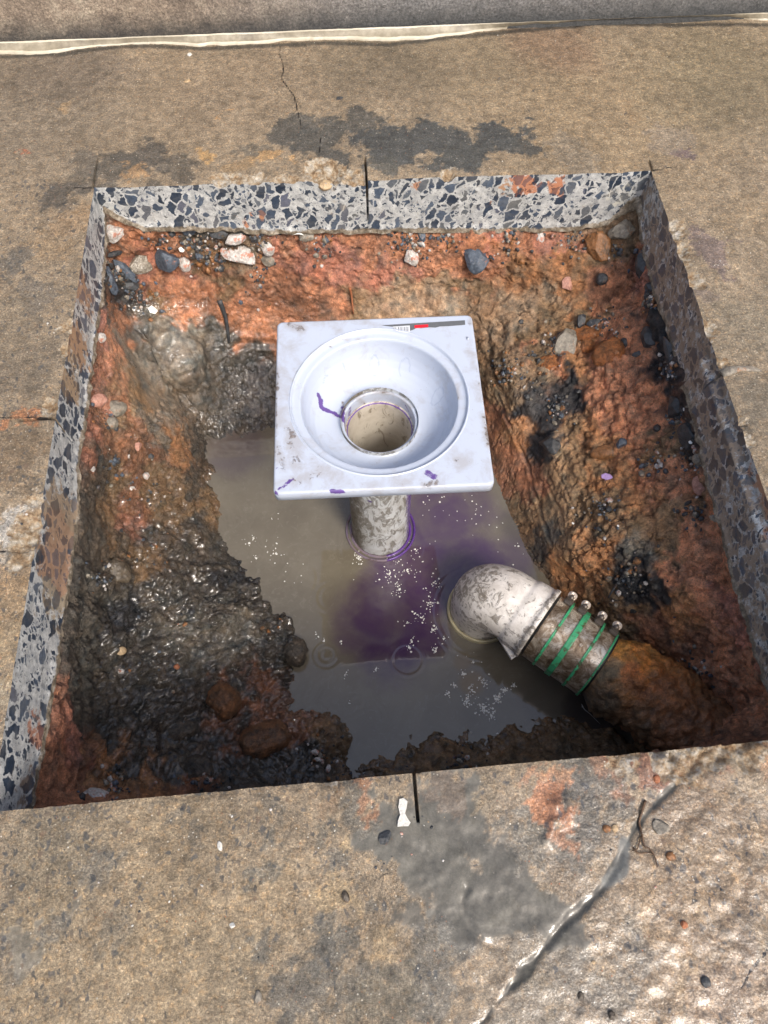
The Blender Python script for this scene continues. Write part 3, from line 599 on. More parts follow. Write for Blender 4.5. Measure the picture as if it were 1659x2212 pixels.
# ------------------------------------------------------------------ soil inside the opening
ZWAT = -.455
def edge(s, t, z, off=0.):
    a, b = {0: (BL, BR), 1: (BR, FR), 2: (FR, FL), 3: (FL, BL)}[s]; p = a + (b - a) * t + IN[s] * off; return np.array([p[0], p[1], z])
ST = [ # side, t, [(px, py, z) ...] down to the waterline
 (0, .0, [(238, 560, -.14), (268, 670, -.22), (325, 770, -.30), (395, 870, -.385), (450, 943, -.457)]),
 (0, .10, [(330, 560, -.17), (338, 640, -.235), (365, 715, -.275), (415, 820, -.34), (446, 895, -.42), (470, 945, -.457)]),
 (0, .22, [(480, 570, -.18), (476, 650, -.25), (482, 720, -.325), (500, 800, -.385), (515, 880, -.44), (525, 940, -.457)]),
 (0, .35, [(620, 570, -.18), (605, 650, -.26), (592, 720, -.33), (590, 780, -.385), (590, 870, -.44), (590, 934, -.457)]),
 (0, .50, [(800, 570, -.18), (790, 640, -.25), (780, 720, -.32), (780, 800, -.38), (780, 880, -.43), (780, 930, -.457)]),
 (0, .65, [(940, 560, -.17), (930, 612, -.235), (930, 670, -.265), (920, 760, -.34), (920, 850, -.42), (920, 930, -.457)]),
 (0, .80, [(1110, 560, -.17), (1080, 620, -.235), (1030, 680, -.26), (1000, 760, -.33), (1010, 860, -.41), (1020, 940, -.457)]),
 (0, .92, [(1250, 560, -.16), (1200, 640, -.22), (1120, 720, -.25), (1070, 800, -.30), (1060, 880, -.38), (1045, 980, -.457)]),
 (0, 1., [(1370, 540, -.14), (1300, 660, -.20), (1200, 760, -.25), (1120, 850, -.30), (1085, 930, -.38), (1060, 1010, -.457)]),
 (1, .15, [(1372, 640, -.17), (1300, 750, -.22), (1220, 850, -.27), (1165, 910, -.32), (1110, 980, -.39), (1072, 1050, -.457)]),
 (1, .30, [(1430, 790, -.16), (1370, 850, -.20), (1280, 920, -.25), (1195, 975, -.31), (1145, 1030, -.38), (1092, 1100, -.457)]),
 (1, .45, [(1480, 920, -.16), (1400, 970, -.21), (1300, 1030, -.27), (1218, 1085, -.32), (1165, 1120, -.39), (1118, 1152, -.457)]),
 (1, .60, [(1525, 1080, -.17), (1430, 1115, -.22), (1330, 1155, -.27), (1240, 1195, -.33), (1190, 1205, -.39), (1150, 1212, -.457)]),
 (1, .75, [(1572, 1270, -.18), (1480, 1270, -.23), (1380, 1262, -.29), (1290, 1255, -.34), (1235, 1250, -.40), (1190, 1262, -.457)]),
 (1, .88, [(1610, 1420, -.20), (1530, 1400, -.27), (1460, 1380, -.32), (1390, 1365, -.36), (1300, 1350, -.41), (1240, 1340, -.457)]),
 (2, .0, [(1650, 1540, -.20), (1590, 1530, -.30), (1510, 1520, -.37), (1440, 1520, -.42), (1390, 1510, -.445), (1350, 1500, -.46)]),
 (2, .15, [(1500, 1640, -.36), (1430, 1625, -.405), (1400, 1600, -.435), (1365, 1580, -.46)]),
 (2, .30, [(1230, 1650, -.40), (1215, 1610, -.432), (1205, 1570, -.45), (1190, 1548, -.457)]),
 (2, .44, [(1060, 1668, -.40), (1055, 1640, -.432), (1050, 1615, -.447), (1050, 1594, -.457)]),
 (2, .54, [(920, 1680, -.41), (915, 1655, -.432), (905, 1620, -.447), (900, 1592, -.457)]),
 (2, .64, [(790, 1710, -.44), (780, 1695, -.45), (765, 1682, -.457), (750, 1668, -.459)]),
 (2, .74, [(650, 1710, -.40), (660, 1660, -.425), (690, 1605, -.437), (735, 1580, -.447), (745, 1572, -.457)]),
 (2, .87, [(430, 1720, -.35), (470, 1640, -.395), (530, 1570, -.42), (590, 1520, -.437), (612, 1540, -.457)]),
 (3, .0, [(135, 1725, -.17), (200, 1670, -.28), (300, 1590, -.36), (420, 1510, -.40), (540, 1440, -.425), (655, 1420, -.457)]),
 (3, .15, [(150, 1545, -.20), (200, 1510, -.30), (300, 1450, -.36), (420, 1400, -.395), (530, 1370, -.42), (650, 1388, -.457)]),
 (3, .30, [(165, 1400, -.20), (210, 1370, -.29), (300, 1330, -.35), (420, 1300, -.39), (510, 1290, -.42), (590, 1312, -.457)]),
 (3, .45, [(185, 1220, -.18), (230, 1200, -.26), (300, 1190, -.33), (380, 1180, -.38), (450, 1190, -.42), (522, 1228, -.457)]),
 (3, .60, [(205, 1060, -.17), (250, 1055, -.24), (320, 1060, -.31), (375, 1080, -.36), (430, 1100, -.41), (472, 1122, -.457)]),
 (3, .75, [(222, 900, -.15), (270, 910, -.21), (330, 935, -.28), (380, 965, -.34), (415, 1000, -.40), (442, 1035, -.457)]),
 (3, .88, [(228, 760, -.13), (265, 800, -.19), (315, 850, -.26), (370, 900, -.33), (415, 940, -.40), (446, 968, -.457)]),
]
ctr = np.array([-.01, .5, -.50]); NV_ = 250; prof = []; spos = []
for s, t, pts in ST:
    zt = np.interp(t, [a for a, _ in ZB[s]], [b for _, b in ZB[s]])
    P = [edge(s, t, zt + .012, -.05), edge(s, t, zt + .002, -.008), edge(s, t, zt - .012, .004)]
    if s == 2 and 0 < t < 1: P += [edge(s, t, -.24, .010), edge(s, t, -.34, .02)]
    P += [at(*q) for q in pts]
    w = P[-1]; P += [w * .75 + ctr * .25 - [0, 0, .02], w * .4 + ctr * .6 + [0, 0, -.004], ctr]
    P = np.array(P); d = np.concatenate([[0], np.cumsum(np.linalg.norm(np.diff(P, axis=0), axis=1))])
    # put the waterline of every profile at the same parameter
    wi = len(P) - 4; par = np.where(d <= d[wi], d / d[wi] * .74, .74 + (d - d[wi]) / (d[-1] - d[wi]) * .26)
    vv = np.linspace(0, 1, NV_); Q = np.stack([np.interp(vv, par, P[:, k]) for k in range(3)], 1)
    for _ in range(14): Q[1:-1] = Q[1:-1] * .5 + (Q[:-2] + Q[2:]) * .25
    prof.append(Q); spos.append(s + t)
prof = np.array(prof); spos = np.array(spos)
NU_ = 1440; uu = np.arange(NU_) / NU_ * 4.
ext = np.concatenate([spos[-2:] - 4, spos, spos[:3] + 4]); pe = np.concatenate([prof[-2:], prof, prof[:3]])
k = np.clip(np.searchsorted(ext, uu, side='right') - 1, 1, len(ext) - 3); f = ((uu - ext[k]) / (ext[k + 1] - ext[k]))[:, None, None]
p0, p1, p2, p3 = pe[k - 1], pe[k], pe[k + 1], pe[k + 2]
h1, h2 = (ext[k + 1] - ext[k - 1])[:, None, None], (ext[k + 2] - ext[k])[:, None, None]; hh = (ext[k + 1] - ext[k])[:, None, None]
m1, m2 = (p2 - p0) / h1 * hh * .7, (p3 - p1) / h2 * hh * .7
S = (2 * f ** 3 - 3 * f ** 2 + 1) * p1 + (f ** 3 - 2 * f ** 2 + f) * m1 + (-2 * f ** 3 + 3 * f ** 2) * p2 + (f ** 3 - f ** 2) * m2
# keep the hidden outer lip straight along the sawn edge
def gnorm(S):
    du = np.roll(S, -1, 0) - np.roll(S, 1, 0); dv = np.gradient(S, axis=1); n = np.cross(dv, du); l = np.linalg.norm(n, axis=2, keepdims=True); return n / np.maximum(l, 1e-12)
def fix_normal(n): return n * np.where(n[..., 2:3] < -.25, -1, 1)
Nn = gnorm(S)
if np.mean(Nn[..., 2]) < 0: Nn = -Nn
SP = S.reshape(-1, 3); Nf = Nn.reshape(-1, 3); VVp = np.tile(np.linspace(0, 1, NV_), NU_)
sx, sy = proj(SP)
def reg(x0, x1, y0, y1, s=50): return sst(x0 - s, x0 + s, sx) * sst(x1 + s, x1 - s, sx) * sst(y0 - s, y0 + s, sy) * sst(y1 + s, y1 - s, sy)
lump = reg(140, 680, 1230, 1720) * 1.1 + reg(600, 1420, 1560, 1800, 20) * .7 + reg(1060, 1450, 660, 1000) * .9 + reg(1200, 1700, 1000, 1700) * .7 + reg(180, 460, 860, 1240) * .45 + reg(200, 500, 440, 660) * .8 + reg(480, 1400, 480, 640, 20) * .45 - reg(270, 460, 690, 880) * .2 + .25
lump = np.clip(lump, 0, 1.2)
smooth_ = np.clip(reg(270, 460, 690, 880, 30) * .75 + reg(230, 1000, 660, 900, 25) * .5 + reg(1040, 1230, 840, 1250, 25) * .8 + reg(700, 1000, 560, 700, 20) * .4, 0, 1)
f1, f2, _ = worley(SP + .01 * np.stack([noise(SP, .03, 1), noise(SP, .03, 2), noise(SP, .03, 3)], 1), .040, 5)
g1, g2, _ = worley(SP + .004 * np.stack([noise(SP, .012, 1), noise(SP, .012, 2), noise(SP, .012, 3)], 1), .017, 6)
e1, e2, _ = worley(SP, .0085, 7)
D = (.014 * fbm(SP, .12, 101, 3)) + lump * (.016 * (.55 - f1) + .0065 * (.55 - g1) * 1.5 + .0045 * (.5 - e1)) * (1 - .8 * smooth_)
rid = 1 - np.abs(fbm(SP, .035, 111, 4, .6)); D += (.006 * fbm(SP, .03, 121, 5, .6) - .006 * sst(.93, 1., rid)) * (1 - .5 * smooth_)
D += .0022 * fbm(SP, .008, 131, 3, .7) * (1 - .6 * smooth_)
# shovel gouges in the right bank, running down towards the water
def gouge(pts, w, d):
    global D
    d = d * .5; P = [snap(SP, *p) for p in pts]; q = polydist(SP + .008 * np.stack([fbm(SP, .03, 601, 3), fbm(SP, .03, 602, 3), 0 * D], 1), P); D = D - d * np.exp(-(q / w) ** 2) + d * .5 * np.exp(-((q - 1.8 * w) / w) ** 2)
for pts, w, d in [([(1075, 860), (1120, 960), (1150, 1060), (1190, 1180)], .004, .007), ([(1105, 880), (1150, 990), (1215, 1130)], .003, .005), ([(1340, 830), (1350, 920), (1375, 1000)], .005, .008), ([(1230, 960), (1262, 1050), (1275, 1090)], .004, .007), ([(1290, 850), (1320, 950)], .004, .006),
                 ([(1190, 1000), (1240, 1100)], .003, .005), ([(478, 640), (492, 740)], .006, .010), ([(1180, 600), (1240, 640)], .004, .004), ([(1130, 1080), (1210, 1260)], .003, .004), ([(455, 560), (470, 640)], .004, .006), ([(757, 628), (758, 680)], .003, .006),
                 ([(590, 742), (520, 742), (485, 760)], .008, .010), ([(1060, 650), (1050, 740), (1070, 820)], .006, .010), ([(1210, 500), (1260, 560)], .003, .004), ([(910, 610), (800, 640), (620, 690)], .004, .003), ([(1420, 1060), (1320, 1020), (1260, 1000)], .004, .006)]: gouge(pts, w, d)
# big clods modelled in the bank itself
CL = [(375, 765, .078, .030), (330, 720, .045, .012), (420, 700, .035, .010), (600, 1400, .040, .010), (480, 1330, .05, .010), (350, 1420, .05, .010), (560, 1590, .035, .016), (480, 1500, .03, .010), (1190, 960, .026, .012), (1220, 760, .04, .010), (1310, 770, .035, .010), (470, 1240, .03, .012), (430, 1150, .03, .008), (680, 1610, .03, .008), (740, 1600, .02, .008), (960, 1625, .03, .006), (1010, 1620, .02, .006), (1570, 1440, .04, .012), (1480, 1300, .05, .010), (1340, 1130, .05, .008), (1120, 780, .04, .012), (960, 650, .04, .008), (250, 1380, .04, .008), (200, 1640, .03, .012), (640, 1400, .022, .014)]
for x, y, r, d in CL:
    p = snap(SP, x, y); q = np.linalg.norm(SP - p, axis=1) / r * (1 + .35 * fbm(SP, .025, 141, 3)); D = D + d * sst(1.15, .35, q)
band = sst(0.012, .03, VVp)
D = D + .0016 * noise(SP, .0062, 171) * (1 - .7 * smooth_)
SP2 = SP + Nf * (D * band * sst(1., .9, VVp))[:, None]
# the back lip and the lips under the sawn faces must not poke through the concrete
SP2[:, 2] = np.where(VVp < .05, np.minimum(SP2[:, 2], SP[:, 2] + .004), SP2[:, 2])
lx = SP2.reshape(NU_, NV_, 3); 
# ---- soil colours
OR, RD, RB, BN, DB, GM, BK, TN, OC, GY = (190, 118, 72), (182, 108, 80), (148, 92, 56), (134, 102, 64), (80, 74, 65), (112, 105, 92), (46, 46, 48), (156, 126, 94), (172, 112, 54), (120, 113, 102)
PT2 = [(240, 520, GY), (290, 505, OR), (340, 500, OR), (250, 545, OR), (380, 520, OR), (430, 520, DB), (470, 520, DB), (330, 535, OR), (310, 550, RD), (240, 600, BK), (280, 620, BK), (230, 640, DB), (330, 630, RD), (380, 620, OR), (400, 590, RD), (450, 560, BN), (470, 590, RB), (420, 640, OR), (350, 650, BN), (290, 660, DB), (255, 680, RB),
 (520, 540, TN), (480, 600, BN), (560, 580, OR), (600, 540, RD), (640, 530, OR), (600, 600, RB), (540, 640, OR), (520, 690, RB), (560, 700, OR), (600, 660, RB), (680, 540, RD), (700, 560, RD), (740, 590, RD), (800, 560, OR), (850, 540, OR), (760, 530, OR), (820, 600, RD), (900, 600, RD), (940, 560, OR), (960, 530, OR), (700, 620, OR), (650, 650, RB), (720, 660, RB), (760, 660, BN), (820, 650, TN), (870, 630, TN), (920, 625, TN), (960, 630, TN), (1010, 640, BN), (980, 660, TN), (1020, 600, OR), (1060, 560, OR), (1100, 530, OR), (1000, 540, OR), (1060, 520, RD), (1150, 560, OR), (1100, 590, OC), (1150, 600, OC), (1200, 530, RD), (1230, 560, OC), (1220, 600, OC), (1280, 500, TN), (1300, 540, BN), (1340, 520, BN), (1260, 610, OC), (1330, 600, OR), (1390, 600, RD), (1370, 640, RD), (1320, 640, RB), (1260, 650, OC), (1210, 640, OC), (1180, 650, TN),
 (1090, 650, TN), (1130, 680, TN), (1100, 730, TN), (1150, 730, BN), (1060, 780, BN), (1080, 830, BN), (1120, 790, TN), (1180, 700, BN), (1250, 690, BN), (1320, 690, OR), (1380, 690, OR), (1200, 770, OR), (1250, 790, OC), (1310, 780, OR), (1370, 740, OR), (1360, 800, OR), (1420, 700, BK), (1420, 760, BK), (1150, 840, BK), (1200, 860, BK), (1230, 830, BK), (1240, 880, BK), (1130, 880, BK), (1190, 920, BK), (1170, 960, BK), (1210, 960, BN), (1280, 850, OR), (1330, 850, OR), (1380, 850, OR), (1420, 860, OR), (1300, 900, OR), (1360, 910, OR), (1430, 920, OR), (1460, 900, BK), (1480, 940, BK), (1450, 820, BK), (1260, 940, OC), (1310, 960, OC), (1380, 960, OR), (1430, 970, BN), (1490, 980, BK), (1340, 1000, OC), (1420, 1010, OR), (1260, 1010, BN), (1300, 1050, OC), (1380, 1060, OC), (1460, 1040, OR), (1510, 1030, OR), (1520, 1080, BN),
 (1080, 900, RB), (1120, 930, OC), (1110, 1000, RB), (1150, 1040, RB), (1170, 1080, BN), (1200, 1050, BN), (1140, 1110, BN), (1200, 1150, BN), (1170, 1170, DB), (1230, 1180, BN), (1250, 1110, BN), (1300, 1120, BN), (1270, 1200, OC), (1340, 1180, OC), (1400, 1140, BN), (1400, 1200, GM), (1420, 1240, BK), (1370, 1280, BK), (1460, 1160, BN), (1510, 1150, OR), (1550, 1150, OR), (1480, 1230, OR), (1540, 1220, OR), (1590, 1250, OR), (1250, 1260, OC), (1310, 1290, BN), (1350, 1340, BN), (1400, 1340, RB), (1450, 1320, OC), (1520, 1320, OR), (1580, 1340, RD), (1640, 1400, RD), (1480, 1400, RB), (1400, 1420, OC), (1560, 1420, OR), (1620, 1460, OR), (1600, 1540, OR), (1520, 1500, OR), (1450, 1480, OC), (1380, 1480, OC), (1500, 1580, BN), (1420, 1540, BN), (1580, 1590, RB), (1650, 1560, OR),
 (1350, 1610, BN), (1250, 1600, BN), (1150, 1620, BN), (1050, 1630, BN), (950, 1630, BN), (880, 1640, BN), (1400, 1640, BN), (1200, 1650, BN), (1000, 1660, BN),
 (230, 710, RD), (215, 760, RB), (245, 740, OR), (225, 800, RD), (240, 830, BN), (210, 870, RB), (240, 850, RD), (200, 920, RD), (260, 900, BN), (300, 740, DB), (330, 700, GM), (380, 720, GM), (300, 790, GM), (350, 800, GM), (400, 780, GM), (430, 720, GM), (450, 780, DB), (420, 850, DB), (370, 880, GM), (310, 860, BN), (340, 910, GM), (280, 870, RB), (480, 740, DB), (540, 780, DB), (560, 850, DB), (500, 860, DB), (460, 900, DB), (480, 930, DB), (540, 900, DB), (700, 800, DB), (850, 800, DB),
 (230, 950, RB), (280, 950, RB), (330, 950, RB), (370, 940, OC), (390, 960, OC), (300, 1000, RB), (350, 1010, BN), (220, 1010, DB), (200, 1080, DB), (260, 1060, BN), (300, 1080, RB), (280, 1110, RD), (340, 1090, BN), (400, 1030, DB), (420, 970, DB), (390, 1110, BN), (440, 1080, BN), (230, 1130, BN), (200, 1180, DB), (270, 1160, DB), (330, 1160, DB), (180, 1250, DB), (230, 1260, DB), (300, 1230, BN), (370, 1160, DB), (430, 1160, DB), (400, 1230, DB), (460, 1210, DB), (500, 1240, BK), (340, 1300, DB), (250, 1330, BK), (180, 1350, DB), (430, 1300, DB), (520, 1300, DB), (300, 1400, DB), (400, 1400, GM), (500, 1380, GM), (580, 1340, DB), (600, 1400, DB), (640, 1400, DB), (180, 1450, DB), (240, 1480, DB), (330, 1480, DB), (420, 1470, DB), (520, 1460, DB), (590, 1460, RB), (480, 1500, RB), (540, 1500, DB), (570, 1590, OR), (620, 1580, RB), (500, 1570, RB), (450, 1560, DB), (380, 1570, DB), (300, 1560, DB), (230, 1560, DB), (180, 1540, DB), (150, 1600, RD), (150, 1640, RB), (180, 1680, OC), (240, 1650, OC), (130, 1690, OR), (220, 1710, OR), (300, 1640, DB), (380, 1650, DB), (470, 1650, DB), (560, 1650, DB), (650, 1640, DB), (720, 1610, BN), (340, 1690, OC), (420, 1700, RB), (520, 1700, DB)]
seeds = np.array([snap(SP, x, y) for x, y, _ in PT2]); cols = np.array([lin(c) for *_, c in PT2])
SPw = SP + np.stack([fbm(SP, .045, 151, 5, .62), fbm(SP, .045, 152, 5, .62), fbm(SP, .045, 153, 5, .62)], 1) * .085
num = np.zeros_like(SP); den = np.zeros(len(SP))
for p, c in zip(seeds, cols):
    w = 1 / (((SPw - p) ** 2).sum(1) + 4e-5) ** 3; num += w[:, None] * c; den += w
scol = num / den[:, None] * 1.22
lum_ = scol @ np.array([.3, .55, .15]); scol = scol * .70 + .30 * lum_[:, None] * np.array([1.10, 1., .86])
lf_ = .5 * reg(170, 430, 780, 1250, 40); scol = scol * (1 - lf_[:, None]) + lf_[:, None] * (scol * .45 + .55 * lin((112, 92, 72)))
scol *= (1 + .35 * reg(1180, 1700, 640, 1560, 60))[:, None]  # right bank colours lifted to make up for facing away from the light
front = np.clip(sst(1400, 1660, sy), 0, 1)
gl = reg(200, 700, 640, 1700, 40); muddy = reg(230, 620, 690, 960, 30)
swet = np.clip(.16 + .78 * gl + .25 * reg(600, 1400, 1560, 1800, 30) + .15 * reg(1040, 1260, 860, 1300, 30), 0, 1)
swet = np.maximum(swet, sst(.03, .006, SP2[:, 2] - ZWAT) * .9) - .3 * reg(270, 460, 690, 880, 30)
swet = np.clip(swet, 0, 1)
wetdark = 1 - .2 * sst(.014, .002, SP2[:, 2] - ZWAT); scol *= wetdark[:, None]
grit = np.clip(.25 - .45 * reg(130, 700, 1230, 1750) + .7 * reg(200, 480, 480, 690, 20) + .4 * reg(480, 1400, 490, 560, 12) + .35 * reg(180, 460, 860, 1240, 40) + .3 * reg(1200, 1600, 900, 1500, 60) - .3 * muddy, 0, 1)
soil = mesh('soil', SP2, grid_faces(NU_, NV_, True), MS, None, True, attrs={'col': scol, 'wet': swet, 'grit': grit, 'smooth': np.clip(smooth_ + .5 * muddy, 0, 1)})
me = soil.data
nrm = np.zeros(len(me.vertices) * 3, np.float32); me.vertices.foreach_get('normal', nrm)
if nrm.reshape(-1, 3)[:, 2].mean() < 0: me.flip_normals()
tag(soil, 'wet orange clay and dark brown mud banks lining the opening around the muddy water', 'soil', kind='structure')
vis = SP2  # for placing things on the soil
def on_soil(x, y):
    u, v = PXY; k = (u - x) ** 2 + (v - y) ** 2; c = np.where(k < max(k.min() * 4, 16))[0]
    d = np.linalg.norm(SP2[c] - [0, 0, HC], axis=1); i = c[np.argmin(d)]; return SP2[i], Nf[i]
PXY = proj(SP2)

# ------------------------------------------------------------------ water
XW = np.arange(-.62, .50, .0028); YW = np.arange(-.02, 1.06, .0028); gx, gy = np.meshgrid(XW, YW, indexing='ij')
WP = np.stack([gx.ravel(), gy.ravel(), np.full(gx.size, ZWAT)], 1); wz = .00022 * fbm(WP, .10, 161, 2)
for x, y, r, a in [(705, 1415, .017, .00035), (880, 1425, .030, .00032), (770, 1515, .010, .0003), (822, 1170, .085, .00022), (715, 1290, .03, .0002), (640, 1250, .035, .00015), (1040, 1320, .095, .0002)]:
    q = np.linalg.norm(WP - at(x, y, ZWAT), axis=1); wz += a * np.cos((q - r) / .006 * 2 * math.pi * .5) * np.exp(-((q - r) / .009) ** 2)
shore = np.zeros(len(WP))
WP[:, 2] += wz
px, py = proj(WP); wn = fbm(WP, .05, 171, 4, .6)
def wreg(L_): 
    r = np.zeros(len(WP))
    for x, y, rr, s in L_:
        p = at(x, y, ZWAT); e = abs(at(x + rr, y, ZWAT)[0] - p[0]); q = np.linalg.norm(WP - p, axis=1) / e + .3 * wn; r = np.maximum(r, s * sst(1.2, .5, q))
    return r
wpur = wreg([(950, 1120, 110, .75), (1010, 1220, 110, .8), (900, 1230, 80, .8), (840, 1350, 125, .95), (880, 1270, 110, .9), (770, 1370, 60, .7), (920, 1380, 60, .8), (1100, 1200, 70, .5), (510, 965, 80, .28), (1000, 1100, 90, .6)])  # purple dye, spread wider below the sink to paint its dark reflection
wshade_tint = wreg([(820, 1330, 110, .35), (1190, 1500, 80, .35), (1280, 1540, 90, .75), (1120, 1140, 50, .4), (750, 1290, 60, .25)])  # painted darkening: shadow below the pipe and the sink's dark reflection
woch = wreg([(1020, 1475, 30, .6), (1000, 1430, 24, .4)])
water = mesh('water', WP, grid_faces(len(XW), len(YW)), MW, None, True, attrs={'purple': wpur, 'shade_tint': wshade_tint, 'ochre': woch})
tag(water, 'still murky brown water tinged purple filling the bottom of the opening', 'water', kind='structure')

#@@OBJECTS@@
# ------------------------------------------------------------------ wall and its weathered base strip
up_l = [(-300, 112), (0, 89), (60, 84), (130, 83), (218, 78), (300, 72), (400, 65), (549, 56), (630, 49), (700, 41), (770, 43), (830, 47), (900, 46), (1042, 43), (1250, 36), (1414, 32), (1520, 28), (1659, 26), (1950, 14)]
lo_l = [(-300, 128), (0, 116), (73, 117), (132, 114), (200, 103), (281, 97), (374, 94), (430, 99), (549, 94), (620, 88), (750, 84), (830, 88), (900, 86), (1042, 70), (1120, 61), (1191, 56), (1284, 48), (1302, 43), (1414, 40), (1507, 40), (1600, 43), (1659, 47), (1950, 40)]
ZS = .015
wa_, wb_ = at(0, 89, ZS), at(1659, 26, ZS)
wdir = (wb_ - wa_); wlen = np.linalg.norm(wdir); wdir /= wlen; wnor = np.array([wdir[1], -wdir[0], 0]); wnor *= -1 if wnor[1] > 0 else 1
xs = np.arange(-250, 1911, 1.6)
lo = np.array([at(x, np.interp(x, *zip(*lo_l)), 0.) for x in xs]); lo[:, 1] += .006 * fbm(lo, .05, 201, 5, .65)
NVs = 26; tv = np.linspace(0, 1, NVs)
upx = np.interp(xs, [p[0] for p in up_l], [p[1] for p in up_l])
SVx = np.zeros((len(xs), NVs, 3)); s0 = np.array([(at(x, y, ZS) - wa_) @ wdir for x, y in zip(xs, upx)])
for j, t in enumerate(tv):
    topz = ZS + (upx * 0)
    top = wa_ + s0[:, None] * wdir + wnor * .002; top = np.concatenate([top[:, :2], topz[:, None]], 1)
    b = lo + wnor * 0; p = b * (1 - t) + top * t
    p[:, 2] = .0045 * sst(-.02, .05, t) + (ZS - .0045) * t ** 1.7
    SVx[:, j] = p
SVx[:, 0, 2] = -.002; SVx[:, 1, :2] = SVx[:, 0, :2]; SVx[:, 1, 2] = .0045
sv = SVx.reshape(-1, 3); tt = np.tile(tv, len(xs)); sv = sv + np.array([0, 0, 1]) * (.0012 * fbm(sv, .04, 211, 4, .6) * sst(0, .2, tt))[:, None]
blot = sst(.05, .35, fbm(sv, .05, 221, 4, .6)); xx = np.repeat(xs, NVs)
eg = np.maximum(sst(.26, .06, tt), sst(.80, .95, tt)) * .95
eg = np.maximum(eg, blot * .55 * sst(300, 420, xx) * sst(720, 500, xx)) * np.where(tt > .85, np.where(xx > 820, .75, 1), 1)
wall_t = thing('wall', 'rough grey-brown rendered wall with a thin weathered strip along its foot', 'wall', tuple(wa_ * [1, 1, 0]))
L0 = wa_ - wdir * 1.6
HW = .42; cs = [L0, wb_ + wdir * 1.6]; n_u = 900; n_v = 60
uu_ = np.linspace(0, 1, n_u); vv_ = np.concatenate([np.linspace(0, .14, 44), np.linspace(.16, HW, n_v - 44)])
WL = (cs[0] + (cs[1] - cs[0]) * uu_[:, None])[:, None, :] * np.ones((1, n_v, 1)); WL[:, :, 2] = vv_
wl_ = WL.reshape(-1, 3); wl_ = wl_ + wnor * (.002 * fbm(wl_, .02, 231, 4, .6) - .002)[:, None]
back = wl_.reshape(n_u, n_v, 3)
parts = [(wl_, grid_faces(n_u, n_v)[:, ::-1], 0)]
tf = back[:, -1]; tb = tf - wnor * .14; parts.append((np.stack([tf, tb, tb * [1, 1, 0]], 1).reshape(-1, 3), grid_faces(n_u, 3)[:, ::-1], 0))
V_, F_, _ = join(parts)
hh_ = V_[:, 2]; wu, wv = proj(V_)
mesh('render_face', V_, F_, mat_wall(), wall_t, True, attrs={'h': hh_, 'grey': np.clip(sst(300, 900, wu) * .8 + .1, 0, 1)})
mesh('base_strip', sv, grid_faces(len(xs), NVs), mat_strip(), wall_t, True, attrs={'edge': eg})

# ------------------------------------------------------------------ floor sink on its riser pipe
ZP = -.005; S_ = .305; pc = np.array([-.0069, .6239, ZP]); pa = .0495
ex = np.array([math.cos(pa), math.sin(pa), 0]); ey = np.array([-math.sin(pa), math.cos(pa), 0]); ez = np.array([0, 0, 1.])
PLAS = mat_pvc('white_plastic', (184, 192, 206), -.02, .28)
PIPE = mat_pvc('dirty_pipe_plastic', (206, 210, 212), .14, .4, (1., 1., .45), (96, 82, 56))
INNER = mat_pvc('stained_pipe_bore', (206, 198, 184), .12, .4, (1, 1, .4), (128, 112, 84))
sink = thing('floor_sink', 'white square plastic floor sink with a round bowl, standing on a pipe in muddy water', 'floor sink', tuple(pc))
NA = 360; ang = np.arange(NA) * 2 * math.pi / NA
def sqr(a, h=S_ / 2, r=.008):          # rounded square outline
    c, s = math.cos(a), math.sin(a); k = h / max(abs(c), abs(s)); x, y = c * k, s * k
    ax_, ay_ = abs(x), abs(y)
    if ax_ > h - r and ay_ > h - r:
        # intersect ray with corner circle
        cx = h - r; b = -2 * (abs(c) + abs(s)) * cx; q = 2 * cx * cx - r * r; t = (-b + math.sqrt(b * b - 4 * q)) / 2; x, y = c * t, s * t
    return x, y
rows = []
RO = .1335
for t in np.linspace(0, 1, 46):
    rows.append([(lambda o: (math.cos(a) * RO * (1 - t) + o[0] * t, math.sin(a) * RO * (1 - t) + o[1] * t, 0.))(sqr(a, S_ / 2 - .003)) for a in ang])
for dx_, dz_ in ((.0018, -.0006), (.003, -.003), (.003, -.010), (.003, -.019), (.001, -.0205), (-.004, -.0205), (-.0045, -.006)):
    rows.append([sqr(a, S_ / 2 - .003 + dx_) + (dz_,) for a in ang])
FLv = np.array(rows).transpose(1, 0, 2).reshape(-1, 3); fV = pc + FLv[:, :1] * ex + FLv[:, 1:2] * ey + FLv[:, 2:] * ez
def dsum(V, L_):                       # smears of mud at the places the photo shows them
    r = np.full(len(V), -.16)
    for pts, w, a in L_:
        P = [snap(V, *p) for p in pts]; r = np.maximum(r, -.16 + (a + .075) * np.exp(-(polydist(V, P) / (w * 1.15)) ** 2))
    return r
